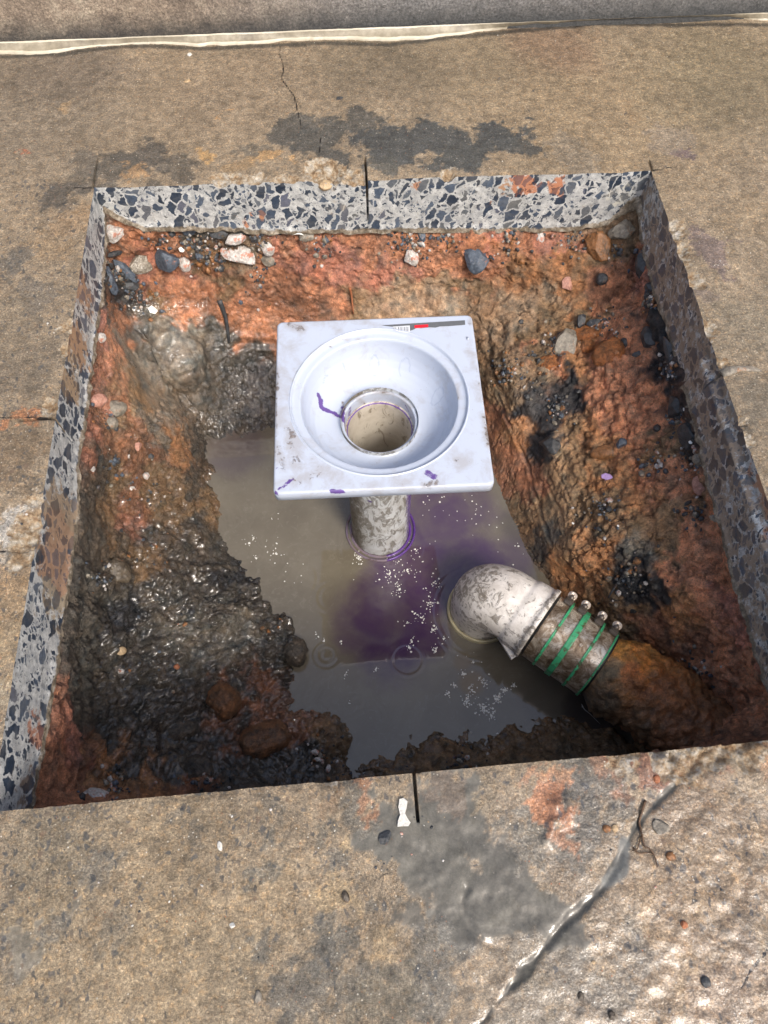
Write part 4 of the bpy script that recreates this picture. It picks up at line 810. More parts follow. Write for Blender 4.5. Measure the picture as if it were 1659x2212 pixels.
fd = dsum(fV, [([(625, 700), (650, 712)], .010, .30), ([(660, 706), (690, 704)], .006, .24), ([(712, 702), (730, 712)], .008, .17), ([(597, 800), (597, 840)], .006, .28), ([(596, 860), (598, 940)], .004, .22), ([(628, 925), (640, 1000)], .014, .26), ([(600, 960), (612, 1010)], .010, .22), ([(600, 1050), (690, 1020)], .012, .20), ([(790, 1052), (900, 1048)], .007, .28), ([(920, 1045), (940, 1043)], .008, .26), ([(1010, 690), (1016, 700)], .005, .28), ([(1046, 900), (1056, 960)], .005, .30), ([(1030, 815), (1034, 830)], .003, .26), ([(985, 992), (990, 994)], .004, .3), ([(600, 1066), (720, 1066)], .004, .18), ([(600, 740), (612, 980)], .02, .13), ([(1000, 1000), (1060, 1030)], .02, .10), ([(1020, 760), (1040, 860)], .012, .11), ([(840, 1040), (960, 1036)], .014, .13), ([(690, 690), (740, 690)], .012, .14), ([(750, 690), (800, 700)], .01, .12), ([(650, 1000), (740, 1030)], .02, .12)])
def psum(V, L_):
    r = np.zeros(len(V))
    for pts, w, a in L_:
        P = [snap(V, *p) for p in pts]; r = np.maximum(r, a * sst(1.6, .3, polydist(V + .0045 * np.stack([fbm(V, .010, 711, 3), fbm(V, .010, 712, 3), 0 * r], 1), P) / w))
    return r
fp = psum(fV, [([(602, 1056), (616, 1046), (634, 1034)], .0024, .8), ([(720, 1060), (740, 1062)], .0045, 1.), ([(925, 1022), (938, 1030)], .006, .62), ([(596, 1062), (600, 1068)], .003, .7), ([(599, 1010), (600, 1018)], .002, .7)])
flange = mesh('flange', fV, grid_faces(NA, len(rows), True), PLAS, sink, True, attrs={'dirt': fd, 'purple': fp, 'mark': np.zeros(len(fV))})
bprof = [(.1335, 0), (.1325, -.0002), (.1318, .0012), (.1305, .0014), (.1296, -.0004), (.1290, -.0030), (.1278, -.0046), (.1240, -.0054), (.1200, -.0058), (.1172, -.0060), (.1160, -.0068), (.1153, -.0100), (.1140, -.0200), (.111, -.032), (.106, -.043), (.099, -.0525), (.090, -.0595), (.081, -.0635), (.073, -.0655), (.0665, -.0655), (.0625, -.0645), (.0600, -.0625), (.0580, -.0608), (.0560, -.0606), (.0548, -.0625), (.0542, -.0700), (.0540, -.0830)]
def dense(pr, st=.0022):
    o = [np.array(pr[0])]
    for a, b in zip(pr[:-1], pr[1:]):
        a, b = np.array(a), np.array(b); n = max(1, int(np.linalg.norm(b - a) / st))
        for k in range(1, n + 1): o.append(a + (b - a) * k / n)
    return o
bcen = pc + ex * .0035 - ey * .002
bV, bF = lathe(dense(bprof), pc, NA, None, ex)
# bowl leans very slightly: outlet centre sits left of the middle, as photographed
hgt = (bV[:, 2] - ZP)
bd = dsum(bV, [([(742, 870), (745, 905), (760, 940), (790, 965)], .0035, .33), ([(790, 965), (850, 962), (880, 930)], .0035, .30), ([(760, 862), (800, 845), (840, 848)], .004, .30), ([(775, 862), (790, 880)], .005, .32), ([(655, 760), (690, 735)], .0025, .24), ([(740, 735), (775, 732)], .0025, .24), ([(720, 896), (735, 900)], .003, .24), ([(985, 790), (990, 860)], .0025, .22), ([(710, 745), (716, 750)], .003, .22), ([(845, 850), (885, 880)], .004, .26), ([(625, 790), (630, 820)], .0025, .2)])
bp = psum(bV, [([(686, 854), (691, 868), (697, 880), (712, 890), (726, 895), (741, 901)], .0040, .9), ([(742, 880), (742, 908), (750, 925)], .004, .9), ([(872, 868), (888, 905)], .0016, .8), ([(755, 885), (758, 900)], .005, .6)])
bm_ = np.zeros(len(bV))
def oval(cx, cy, w, h, rot, a0=0, a1=360):
    global bm_
    P = []
    for q in np.radians(np.arange(a0, a1 + 1, 15)):
        x, y = w / 2 * math.cos(q), h / 2 * math.sin(q); P.append(snap(bV, cx + x * math.cos(rot) - y * math.sin(rot), cy + x * math.sin(rot) + y * math.cos(rot)))
    bm_ = np.maximum(bm_, sst(.0013, .0003, polydist(bV, P)))
for o in ((809, 790, 20, 44, 0), (874, 796, 21, 46, .12, 130, 380), (945, 856, 20, 42, .5), (735, 800, 20, 44, -.1, -40, 80), (706, 826, 14, 30, 0, 170, 280)): oval(*o)
bowl = mesh('bowl', bV, bF, PLAS, sink, True, attrs={'dirt': bd, 'purple': bp, 'mark': bm_})
# pipe glued into the outlet, its rim a few centimetres down
pz0 = ZP - .083; zc = pc.copy()
def ring(name, prof, c, m, parent, n=160, ax=None, nn=None, at_=None):
    V, Fc = lathe(prof, c, n, ax, nn); A = at_(V) if at_ else {'dirt': np.zeros(len(V)), 'purple': np.zeros(len(V)), 'mark': np.zeros(len(V))}
    return mesh(name, V, Fc, m, parent, True, attrs=A)
def rattr(V):
    h = V[:, 2] - pc[2]; rr = np.linalg.norm((V - pc)[:, :2], axis=1); u, v = proj(V)
    inner = rr < .0505
    pur = np.where(inner, sst(.006, .0, np.abs(h + .083)) * .9, np.maximum(sst(865, 885, u) * sst(-.15, -.25, h) * .62, sst(.0, 1., (u - 800)) * 0))
    pur = np.maximum(pur, psum(V, [([(797, 1066), (799, 1082)], .003, .9)]))
    d = np.where(inner, -.02 - .1 * sst(-.12, -.3, h), np.where(h > -.19, .02, 0.02) + .16 * sst(795, 760, u))
    return {'dirt': d, 'purple': pur, 'mark': np.zeros(len(V))}
pipeo = dense([(.0505, -.430), (.0502, -.20), (.0502, -.0835), (.0540, -.0832)], .004)
ring('pipe_bore', pipeo, pc, INNER, sink, 160, None, None, rattr)
outp = dense([(.0600, -.055), (.0612, -.075), (.0614, -.120), (.0600, -.122), (.0585, -.124), (.0570, -.126), (.0570, -.50)], .003)
ring('riser_pipe', outp, pc, PIPE, sink, 200, None, None, rattr)
under = dense([(.1335, -.001), (.1325, -.010), (.120, -.020), (.117, -.036), (.104, -.058), (.09, -.070), (.07, -.074), (.0605, -.078)], .004)
ring('bowl_underside', under, pc, PLAS, sink, 160)
ring('pipe_hub', [(.0573, ZWAT - ZP - .03), (.0575, ZWAT - ZP + .002), (.0620, ZWAT - ZP + .0010), (.0628, ZWAT - ZP - .003), (.066, ZWAT - ZP - .003), (.0668, ZWAT - ZP + .0035), (.0690, ZWAT - ZP + .0045), (.0708, ZWAT - ZP + .003), (.0715, ZWAT - ZP - .03)], pc, mat_pvc('hub_plastic', (120, 108, 124), .12, .25), sink, 160, None, None,
     lambda V: {'dirt': np.zeros(len(V)), 'purple': sst(820, 850, proj(V)[0]) * .8, 'mark': np.zeros(len(V))})
# water droplets on the plastic are left to the gloss; torn sticker near the far edge
def flat(pts, dz):
    P = [at(x, y, ZP) for x, y in pts]; n = len(P); V = np.array([p + [0, 0, dz] for p in P] + [p + [0, 0, dz - .0002] for p in P])
    return V, [tuple(range(n))[::-1]] + [(i, (i + 1) % n, n + (i + 1) % n, n + i) for i in range(n)]
zt = lambda x, y: (549.3 + 631 * 0 + x, y)
Z13 = lambda x, y: (576 + x * .3142, 658.3 + y * .3142)        # coordinates read off an enlarged crop
tear = [(790, 142), (1363, 108), (1365, 138), (1330, 142), (1250, 148), (1190, 150), (1160, 158), (1120, 156), (1060, 162), (1030, 160), (1010, 172), (985, 180), (985, 150), (865, 152), (830, 148)]
sgrey = mat_simple('sticker_grey', (96, 98, 100), .45, 0, .1); swhite = mat_simple('sticker_white', (222, 224, 226), .45, 0, .04); sred = mat_simple('sticker_red', (222, 32, 46), .4, 0, .05); sblk = mat_simple('sticker_ink', (60, 66, 78), .5)
stk = mesh('sticker', *flat([Z13(*p) for p in tear], .0005), sgrey, sink, False)
stk['label'] = 'torn grey sticker strip with a red block and part of a barcode'
mesh('barcode_label', *flat([Z13(*p) for p in [(866, 153), (983, 145), (985, 196), (930, 190), (905, 186), (880, 176)]], .0008), swhite, stk, False)
mesh('red_block', *flat([Z13(*p) for p in [(1016, 143), (1110, 137), (1111, 155), (1060, 160), (1018, 163)]], .0008), sred, stk, False)
bars = []
for x, w in ((872, 4), (880, 8), (893, 3), (903, 7), (914, 3), (921, 8), (934, 4), (943, 7), (954, 3), (962, 8), (974, 3)):
    y1 = 176 + (x - 872) * .16 - (6 if x > 950 else 0); bars.append(flat([Z13(x, 158 - (x - 870) * .06), Z13(x + w * .7, 158 - (x - 870) * .06), Z13(x + w * .7 + 1, y1), Z13(x + 1, y1)], .0010))
V_, F_, _ = join(bars); mesh('barcode_ink', V_, F_, sblk, stk, False)
# notch pin on the ring
V_, F_ = boxv(at(1010, 727 + 5, ZP) + [0, 0, .0005], ex, ey, ez, .003, .006, .004, .001); mesh('ring_lug', V_, F_, PLAS, sink, True, attrs={'dirt': np.full(len(V_), -.2), 'purple': np.zeros(len(V_)), 'mark': np.zeros(len(V_))})

# ------------------------------------------------------------------ plastic elbow, banded coupling and the buried pipe
c0 = at(1040, 1318, ZWAT); ZA = -.345
cA = at(1226, 1390, ZA); ad = (cA - c0) * [1, 1, 0]; dist = np.linalg.norm(ad); ad /= dist
nd = np.cross([0, 0, 1.], ad)                                   # points to the upper right of the picture
if nd[1] < 0: nd = -nd
upz = np.array([0, 0, 1.])
elb = thing('drain_pipe', 'mud-stained white plastic elbow joined by a green-banded steel coupling to a mud-covered pipe', 'drain pipe', tuple(c0))
Rb = .058
def tube_rings(path, rads, n=96):
    V = []
    for (p, tdir), r in zip(path, rads):
        e1 = np.cross(ad, upz); e2 = np.cross(tdir, e1)
        for k in range(n):
            q = 2 * math.pi * k / n; V.append(p + (e1 * math.cos(q) + e2 * math.sin(q)) * r)
    return np.array(V), grid_faces(len(path), n).tolist() + [(i * n + n - 1, (i + 1) * n + n - 1, (i + 1) * n, i * n) for i in range(len(path) - 1)]
path = []; rads = []
q0 = c0 * [1, 1, 0] + [0, 0, ZA - Rb]
for h in np.linspace(-.09, 0, 16): path.append((q0 + [0, 0, h], np.array([0, 0, 1.]))); rads.append(.0605)
for a in np.linspace(0, math.pi / 2, 40)[1:]:
    path.append((q0 + ad * (Rb - Rb * math.cos(a)) + upz * Rb * math.sin(a), ad * math.sin(a) + upz * math.cos(a))); rads.append(.0605 + .0015 * math.sin(a * 2))
pend = path[-1][0]
for s_, r in ((.004, .0605), (.008, .0630), (.012, .0645), (.020, .0650), (.030, .0655), (.038, .0660), (.0395, .0685), (.043, .0690), (.0465, .0690), (.0475, .0675), (.0470, .058)): path.append((pend + ad * s_, ad)); rads.append(r)
eV, eF = tube_rings(path, rads)
def eattr(V):
    u, v = proj(V); d = np.full(len(V), .05) + .07 * sst(1120, 1010, u) * sst(1330, 1260, v) + .09 * sst(.012, .0, np.abs((V - pend) @ ad - .040)) - .05 * sst(1060, 1100, u) * sst(1230, 1260, v) * sst(1380, 1340, v)
    return {'dirt': d, 'purple': np.zeros(len(V)), 'mark': np.zeros(len(V))}
ELB = mat_pvc('muddy_white_plastic', (246, 240, 232), .085, .3, None, (92, 76, 50))
mesh('elbow', eV, eF, ELB, elb, True, attrs=eattr(eV))
ring('elbow_rim', [(.0605, .0), (.0610, .008), (.0630, .0085), (.0655, .0080), (.0665, .006), (.0670, -.03)], c0 + [0, 0, .001], mat_pvc('rim_plastic', (196, 186, 150), .05, .3, None, (120, 100, 60)), elb, 120, None, None,
     lambda V: {'dirt': np.zeros(len(V)), 'purple': sst(1262, 1250, proj(V)[1]) * sst(1000, 1020, proj(V)[0]) * .9, 'mark': np.zeros(len(V))})
# small fin under the socket
bt = pend + ad * .008 - nd * .052 - upz * .03
fin = [pend + ad * -.014 - nd * .050 - upz * .020, pend + ad * .042 - nd * .076 - upz * .020, pend + ad * .046 - nd * .064 - upz * .016, pend + ad * .000 - nd * .048 - upz * .018]
fv = np.array([p + upz * .003 for p in fin] + [p - upz * .003 for p in fin]); mesh('socket_fin', fv, [(0, 1, 2, 3), (7, 6, 5, 4), (0, 4, 5, 1), (1, 5, 6, 2), (2, 6, 7, 3), (3, 7, 4, 0)], ELB, elb, False, attrs={'dirt': np.zeros(8), 'purple': np.zeros(8), 'mark': np.zeros(8)})
k0 = pend + ad * .052; RC = .0620; LC = .112
rub = mat_simple('black_rubber', (30, 31, 33), .5); STEEL, GREEN = mat_steel(), mat_green()
V_, F_ = lathe([(.055, -.004), (.0600, -.003), (.0604, -.001), (.0604, LC + .001), (.0600, LC + .003), (.055, LC + .004)], k0, 96, ad, upz)
coup = mesh('coupling', V_, F_, rub, elb, True)
coup['label'] = 'black rubber coupling sleeve under a steel shield'
sp_ = dense([(RC - .0008, 0), (RC, 0), (RC, LC), (RC - .0008, LC)], .002)
V_, F_ = lathe(sp_, k0, 140, ad, upz)
# light waffle pressing in the shield
sh = mesh('shield', V_, F_, STEEL, coup, True)
def pos(s, phi, r): return k0 + ad * s + (upz * math.cos(phi) + nd * math.sin(phi)) * r
def band(s, w):
    pr = [(RC, -w / 2), (RC + .0016, -w / 2), (RC + .0020, -w / 2 + .0006), (RC + .0016, -w / 6), (RC + .0016, w / 6), (RC + .0020, w / 2 - .0006), (RC + .0016, w / 2), (RC, w / 2)]
    V = []; n = 200
    for k in range(n):
        phi = 2 * math.pi * k / n; q = abs((math.degrees(phi) * 1.0) % 18 - 9)
        rib = .0011 if q < 1.4 else (.0009 if 2.6 < q < 3.6 else 0)
        for r, h in pr: V.append(pos(s + h, phi, r + (rib if r > RC + .001 else 0)))
    return np.array(V), grid_faces(n, len(pr), True)
for s, w in ((.024, .0044), (.052, .0105), (.0835, .0044), (.1100, .0030)):
    V_, F_ = band(s, w); mesh('band', V_, F_, GREEN, coup, True)
hs = mat_simple('screw_steel', (226, 210, 192), .3, .35, .15, 300); hs2 = mat_simple('dark_steel', (104, 95, 87), .32, .5, .4, 300)
def hexhead(c, ax, r, h):
    e1 = np.cross(ax, upz if abs(ax[2]) < .9 else ad); e1 /= np.linalg.norm(e1); e2 = np.cross(ax, e1); P = []
    for (rr, hz, six) in ((r * 1.38, -.002, 0), (r * 1.42, .0005, 0), (r * 1.40, .0026, 0), (r * 1.25, .0018, 0), (r, .0018, 1), (r, h * .85, 1), (r * .86, h, 1), (r * .55, h, 1), (r * .5, h - .0006, 1), (.0001, h - .0006, 1)):
        for k in range(24):
            q = 2 * math.pi * k / 24; k6 = 1. if not six else math.cos(math.pi / 6) / math.cos((q % (math.pi / 3)) - math.pi / 6)
            P.append(c + ax * hz + (e1 * math.cos(q) + e2 * math.sin(q)) * rr * k6)
    n = 10; Fc = []
    for i in range(n - 1):
        for k in range(24): Fc.append((i * 24 + k, i * 24 + (k + 1) % 24, (i + 1) * 24 + (k + 1) % 24, (i + 1) * 24 + k))
    return np.array(P), Fc
PH = math.radians(50)
for s in (.0145, .041, .073, .1015):
    # worm housing lies round the pipe: long side tangential, serrated top
    rad = upz * math.cos(PH) + nd * math.sin(PH); tan = -upz * math.sin(PH) + nd * math.cos(PH)
    c = pos(s, PH, RC + .0035)
    P_ = [boxv(c - tan * .004, ad, tan, rad, .0150, .023, .007, .0018)]
    for k in range(7): P_.append(boxv(c - tan * (.011 - k * .0022) + rad * .0032, ad, tan, rad, .0105, .0009, .0010, .0002))
    P_.append(sweep([c + ad * .0065 - tan * .013, c + ad * .0075 - tan * .004, c + ad * .0078 + tan * .012], .0009, 8)); P_.append(sweep([c - ad * .0065 - tan * .013, c - ad * .0075 - tan * .004, c - ad * .0078 + tan * .012], .0009, 8))
    V_, F_, _ = join(P_); clamp = mesh('clamp', V_, F_, hs2, coup, False)
for s in (.0145, .041, .073, .1015):
    rad = upz * math.cos(PH) + nd * math.sin(PH); tan = -upz * math.sin(PH) + nd * math.cos(PH)
    c = pos(s, PH, RC + .0085) + tan * .0125; axh = upz * .93 + tan * .10 + rad * .12; axh /= np.linalg.norm(axh)
    h1, f1_ = hexhead(c + axh * .002, axh, .0056, .0060); h2, f2_ = sweep([c - tan * .012 - axh * .001, c + axh * .001], .0052, 14)
    V_, F_, mi_ = join([(h1, f1_, 0), (h2, f2_, 1)]); mesh('screw', V_, F_, [hs, hs2], coup, True, midx=mi_)
for s, ph in ((.014, -12), (.036, -12), (.069, -12), (.0945, -12)):
    q = math.radians(ph); rad = upz * math.cos(q) + nd * math.sin(q); tn = np.cross(rad, ad)
    V_, F_ = lathe([(.0010, -.001), (.0011, .0012), (.0017, .0014), (.0026, .0006), (.0030, -.0003)], pos(s, q, RC), 20, rad, ad); mesh('rivet', V_, F_, hs, coup, True)
V_ = []; F_ = []; prt = []
for side_ in (0,):                     # waffle lines pressed around the clamp side of the shield
    for s1 in np.arange(.004, LC - .004, .0042):
        if min(abs(s1 - b) for b in (.024, .052, .0835, .1130)) < .007: continue
        prt.append(sweep([pos(s1, math.radians(p), RC + .0001) for p in range(10, 36, 4)], .00028, 5, False))
    for ph in range(10, 36, 4):
        for a, b in ((.003, .020), (.029, .044), (.060, .079), (.088, .110)): prt.append(sweep([pos(a, math.radians(ph), RC + .0001), pos(b, math.radians(ph), RC + .0001)], .00028, 5, False))
V_, F_, _ = join(prt); mesh('waffle_pressing', V_, F_, STEEL, coup, True)
# the old pipe beyond the coupling, caked in mud
pV = []; NPI = 150; NPJ = 160; pe0 = k0 + ad * (LC + .001)
for i in range(NPI):
    s = i * .0024 - .004
    for j in range(NPJ):
        q = 2 * math.pi * j / NPJ; pV.append(pe0 + ad * s + (upz * math.cos(q) + nd * math.sin(q)) * (.0555 + .004 * min(1, max(0, s) / .04)) - upz * .00 * s)
pV = np.array(pV); rn = pV - pe0; rn -= np.outer(rn @ ad, ad); rn /= np.linalg.norm(rn, axis=1)[:, None]
w1, w2, _ = worley(pV + .004 * np.stack([noise(pV, .012, 1), noise(pV, .012, 2), noise(pV, .012, 3)], 1), .018, 306)
sdist = (pV - pe0) @ ad; am = sst(.0, .03, sdist) * 2.8
pV += rn * ((.006 * fbm(pV, .05, 301, 4, .6) + .004 * (.5 - w1) + .002 * fbm(pV, .008, 303, 3, .7) + .004) * am)[:, None]
pu, pv = proj(pV); sd2 = [(1340, 1400, (150, 104, 50)), (1375, 1420, (142, 92, 44)), (1320, 1440, (112, 92, 68)), (1290, 1480, (88, 74, 56)), (1340, 1480, (118, 84, 52)), (1400, 1480, (120, 78, 48)), (1340, 1540, (96, 72, 50)), (1400, 1560, (110, 78, 52)), (1450, 1580, (104, 74, 52)), (1300, 1510, (80, 66, 50)), (1480, 1620, (108, 74, 50)), (1365, 1450, (130, 82, 46))]
pw = pV + np.stack([fbm(pV, .03, 311, 4), fbm(pV, .03, 312, 4), fbm(pV, .03, 313, 4)], 1) * .03; nm = 0; dn_ = 0
for x, y, c in sd2:
    p = snap(pV, x, y); w = 1 / (((pw - p) ** 2).sum(1) + 4e-5) ** 3; nm = nm + w[:, None] * lin(c); dn_ = dn_ + w
mesh('buried_pipe', pV, grid_faces(NPI, NPJ).tolist() + [(i * NPJ + NPJ - 1, (i + 1) * NPJ + NPJ - 1, (i + 1) * NPJ, i * NPJ) for i in range(NPI - 1)], MS, elb, True,
     attrs={'col': nm / dn_[:, None] * 2.3, 'wet': np.full(len(pV), .45), 'grit': np.full(len(pV), .2), 'smooth': np.full(len(pV), .2)})['label'] = 'old pipe end caked in brown and ochre mud'

# ------------------------------------------------------------------ stones, clods and scraps, each its own thing
rng = random.Random(5)
def stone(name, label, cat, p, sx, sy, sz, rot, mat, seed, lift=.2, nrm=None, grp=None, cuts=15, sm=False):
    """angular stone: a subdivided sphere cut by random planes, then roughened"""
    bm = bmesh.new(); bmesh.ops.create_icosphere(bm, subdivisions=5, radius=1.); V = np.array([v.co for v in bm.verts]); Fc = np.array([[v.index for v in f.verts] for f in bm.faces]); bm.free()
    r = np.random.RandomState(seed)
    for k in range(cuts):
        n = r.normal(size=3); n /= np.linalg.norm(n); d = r.uniform(.52, .85) if not sm else r.uniform(.75, .97); t = V @ n - d; V = V - np.outer(np.clip(t, 0, None), n) * (.97 if not sm else .75)
    cl_ = 2.6 if ('clod' in name or mat in (MROCK['clay'], MROCK['ochre'], MROCK['mud'])) else 1.
    V += V * (.08 * cl_ * fbm(V + seed, .6, seed, 5, .65) + .035 * cl_ * fbm(V + seed, .18, seed + 1, 4, .7))[:, None]
    V = V * [sx / 2, sy / 2, sz / 2]
    # local frame: z along the surface normal
    z = np.array(nrm if nrm is not None else [0, 0, 1.]); z = z / np.linalg.norm(z); x = np.array([1., 0, 0]); x -= z * (x @ z); x /= np.linalg.norm(x); y = np.cross(z, x)
    ca, sa = math.cos(rot), math.sin(rot); X = x * ca + y * sa; Y = -x * sa + y * ca
    Vw = p + V[:, :1] * X + V[:, 1:2] * Y + V[:, 2:] * z + z * sz * lift
    if cl_ > 1 and cat == 'clod':
        cc_ = np.tile(lin((156, 100, 58)) if mat is MROCK['clay'] else lin((120, 84, 56)) if mat is MROCK['ochre'] else lin((84, 76, 66)), (len(Vw), 1)) * (1 + .5 * fbm(Vw, .02, seed + 5, 4))[:, None] * 1.1
        o = mesh(name, Vw, Fc, MS, None, True, origin=p, attrs={'col': cc_, 'wet': np.full(len(Vw), .45), 'grit': np.full(len(Vw), .3), 'smooth': np.zeros(len(Vw))})
    else: o = mesh(name, Vw, Fc, mat, None, True, origin=p)
    tag(o, label, cat, grp); return o
G1, G2, G3, G4 = 'stones embedded in the far bank', 'stones and clods on the right bank', 'stones and clods on the left bank', 'pebbles lying on the concrete'
SN = [ # name, label, px, py, w px, h px, rot, mat, group, smooth
 ('stone', 'large dark wedge-shaped stone in orange clay below the left of the far edge', 360, 563, 46, 46, .3, 'blue', G1, 0),
 ('stone', 'striated grey-brown block of stone between the dark wedge stone and the left corner', 304, 572, 44, 34, .1, 'strat', G1, 0),
 ('stone', 'small pale grey oval pebble just right of the dark wedge stone', 397, 574, 20, 26, .2, 'pale', G1, 1),
 ('stone', 'tall narrow dark stone standing nearest the left corner of the far bank', 238, 598, 26, 56, .4, 'blue', G1, 0),
 ('stone', 'long blue-grey splinter of stone leaning beside the tall narrow dark stone', 274, 590, 20, 52, .7, 'blue', G1, 0),
 ('stone', 'squat black stone under the long blue-grey splinter', 281, 616, 30, 20, .1, 'dark', G1, 0),
 ('stone', 'small flat black stone half buried in orange clay at the left corner', 246, 552, 28, 11, .05, 'dark', G1, 0),
 ('stone', 'crumbled pale blue-white rock tucked right under the left corner of the slab', 248, 505, 40, 30, .4, 'pale', G1, 0),
 ('stone', 'largest white and pink mottled rock, in the far bank left of the middle saw slot', 523, 551, 68, 40, -.1, 'pale', G1, 0),
 ('stone', 'white rock wedged between the slab and the largest mottled rock', 508, 516, 40, 22, .1, 'pale', G1, 0),
 ('stone', 'rounded grey-white stone to the right of the largest mottled rock', 582, 538, 24, 27, .3, 'pale', G1, 1),
 ('stone', 'grey stone below the rounded grey-white stone', 578, 562, 24, 26, .6, 'grey', G1, 0),
 ('stone', 'small shiny blue stone in clay left of the largest mottled rock', 430, 556, 16, 13, .3, 'blue', G1, 0),
 ('stone', 'chunky dark stone hard against the underside of the far cut edge', 408, 497, 36, 20, 0, 'blue', G1, 0),
 ('stone', 'black slab-like stone jutting from under the far cut edge left of the white rock', 470, 505, 34, 20, .3, 'dark', G1, 0),
 ('stone', 'flat grey stone lodged below the saw slot in the far edge', 662, 512, 40, 18, .2, 'grey', G1, 0),
 ('stone', 'speckled grey and white stone in the red clay right of the saw slot', 889, 558, 28, 32, .5, 'pale', G1, 0),
 ('stone', 'small dark stone under the slab above the speckled grey stone', 912, 514, 16, 22, .1, 'blue', G1, 0),
 ('stone', 'angular blue-grey stone with a pointed lower tip standing out of red clay', 1027, 562, 46, 52, .5, 'blue', G1, 0),
 ('stone', 'tiny white pebble high in the far bank right of the blue-grey pointed stone', 1169, 514, 14, 20, .2, 'pale', G1, 1),
 ('stone', 'pinkish grey upright stone low on the far bank near the right corner', 1227, 612, 18, 28, .1, 'pink', G1, 0),
 ('stone', 'small dark round stone set in ochre clay left of the right corner', 1302, 601, 20, 20, .1, 'dark', G1, 1),
 ('stone', 'big brown-grey boulder under the slab near the right corner', 1290, 536, 44, 56, .3, 'ochre', G1, 0),
 ('stone', 'fractured tan rock wedged right in the far right corner', 1340, 500, 50, 34, .4, 'grey', G1, 0),
 ('stone', 'tall black block of stone against the right sawn face near the far corner', 1388, 572, 26, 52, .1, 'dark', G1, 0),
 ('stone', 'smaller black stone below the tall black block', 1402, 618, 22, 26, .4, 'dark', G1, 0),
 ('stone', 'square black stone on top of the rubble on the right bank', 1256, 690, 24, 24, .3, 'dark', G2, 0),
 ('stone', 'flat black stone just right of the square black stone', 1285, 700, 24, 12, .2, 'dark', G2, 0),
 ('clay_clod', 'oblong orange clay clod directly below the square black stone', 1265, 719, 48, 27, .1, 'clay', G2, 1),
 ('clay_clod', 'small round orange clay clod under the oblong orange clod', 1266, 744, 28, 28, .5, 'clay', G2, 1),
 ('stone', 'large greenish grey rock left of the orange clods', 1219, 740, 52, 48, .2, 'grey', G2, 0),
 ('clay_clod', 'biggest knobbly orange clod on the right bank, left of a small black stone', 1312, 764, 54, 50, .6, 'clay', G2, 1),
 ('clay_clod', 'flattened orange clod below the large greenish grey rock', 1190, 784, 46, 38, .2, 'clay', G2, 1),
 ('stone', 'small black stone touching the biggest knobbly orange clod', 1346, 741, 16, 20, .2, 'dark', G2, 0),
 ('stone', 'craggy black rock partly coated in clay beside the right sawn face', 1396, 727, 38, 34, -.6, 'dark', G2, 0),
 ('stone', 'small black pebble beneath the craggy black rock', 1372, 762, 16, 10, .2, 'dark', G2, 0),
 ('stone', 'long black stone lying along the foot of the right sawn face', 1443, 760, 18, 62, .25, 'dark', G2, 0),
 ('stone', 'dark stone below the step in the right sawn face', 1458, 880, 40, 44, .2, 'dark', G2, 0),
 ('stone', 'broad black stone with a white chip on it beside the right sawn face', 1488, 945, 52, 50, .3, 'dark', G2, 0),
 ('stone', 'pale grey-green stone just below the broad black stone', 1507, 992, 24, 20, .2, 'grey', G2, 1),
 ('stone', 'ragged black lump in the middle of the right bank above the steep drop', 1188, 958, 50, 38, -.4, 'dark', G2, 0),
 ('stone', 'blue-black stone on orange clay between two gouges of the right bank', 1337, 959, 22, 18, .6, 'blue', G2, 0),
 ('stone', 'tan earthy lump left of the blue-black stone', 1305, 975, 48, 26, .1, 'ochre', G2, 1),
 ('stone', 'flat grey flake of stone against the lower right sawn face', 1543, 1117, 26, 14, -.4, 'grey', G2, 0),
 ('stone', 'pinkish stone cluster beside the right sawn face above the flat grey flake', 1512, 1050, 30, 34, .4, 'pink', G2, 1),
 ('stone', 'smooth wet dark oval stone on the left mud bank', 258, 1234, 48, 34, -.7, 'mud', G3, 1),
 ('stone', 'wet pale grey stone glinting on the upper left bank', 254, 880, 38, 28, .5, 'grey', G3, 1),
 ('stone', 'pink wet stone close to the left sawn face', 214, 868, 34, 22, .3, 'pink', G3, 1),
 ('stone', 'round grey pebble below the wet pale grey stone', 245, 912, 24, 20, .2, 'grey', G3, 1),
 ('stone', 'small glassy pale stone by the left sawn face below the corner', 222, 730, 18, 16, .4, 'pale', G3, 1),
 ('stone', 'small pink pebble on orange soil of the left bank', 300, 962, 19, 17, .4, 'pink', G3, 0),
 ('stone', 'tiny glossy black pebble right of the small pink pebble', 327, 987, 11, 10, .1, 'dark', G3, 1),
 ('stone', 'small tan pebble bedded in the dark mud heap', 264, 1409, 17, 14, .3, 'tan', G3, 1),
 ('stone', 'small orange-red pebble in the middle of the dark mud heap', 384, 1438, 11, 10, .3, 'clay', G3, 1),
 ('clay_clod', 'big orange-brown clod at the water edge of the left mud heap', 574, 1592, 90, 62, .3, 'ochre', G3, 1),
 ('clay_clod', 'reddish brown clod up from the big orange-brown clod', 486, 1508, 56, 60, .6, 'ochre', G3, 1),
 ('mud_clod', 'dark knobbly mud clod standing at the water\'s edge right of the mud heap', 642, 1412, 42, 50, .2, 'mud', G3, 1),
 ('mud_clod', 'dark conical mud clod near the near edge of the slab', 428, 1655, 48, 46, .2, 'mud', G3, 1),
 ('mud_clod', 'grey-brown mud clod left of the reddish brown clod', 396, 1575, 56, 38, .2, 'mud', G3, 1),
 ('stone', 'glistening black and white stone in the near left corner', 199, 1717, 52, 32, .5, 'pale', G3, 0)]
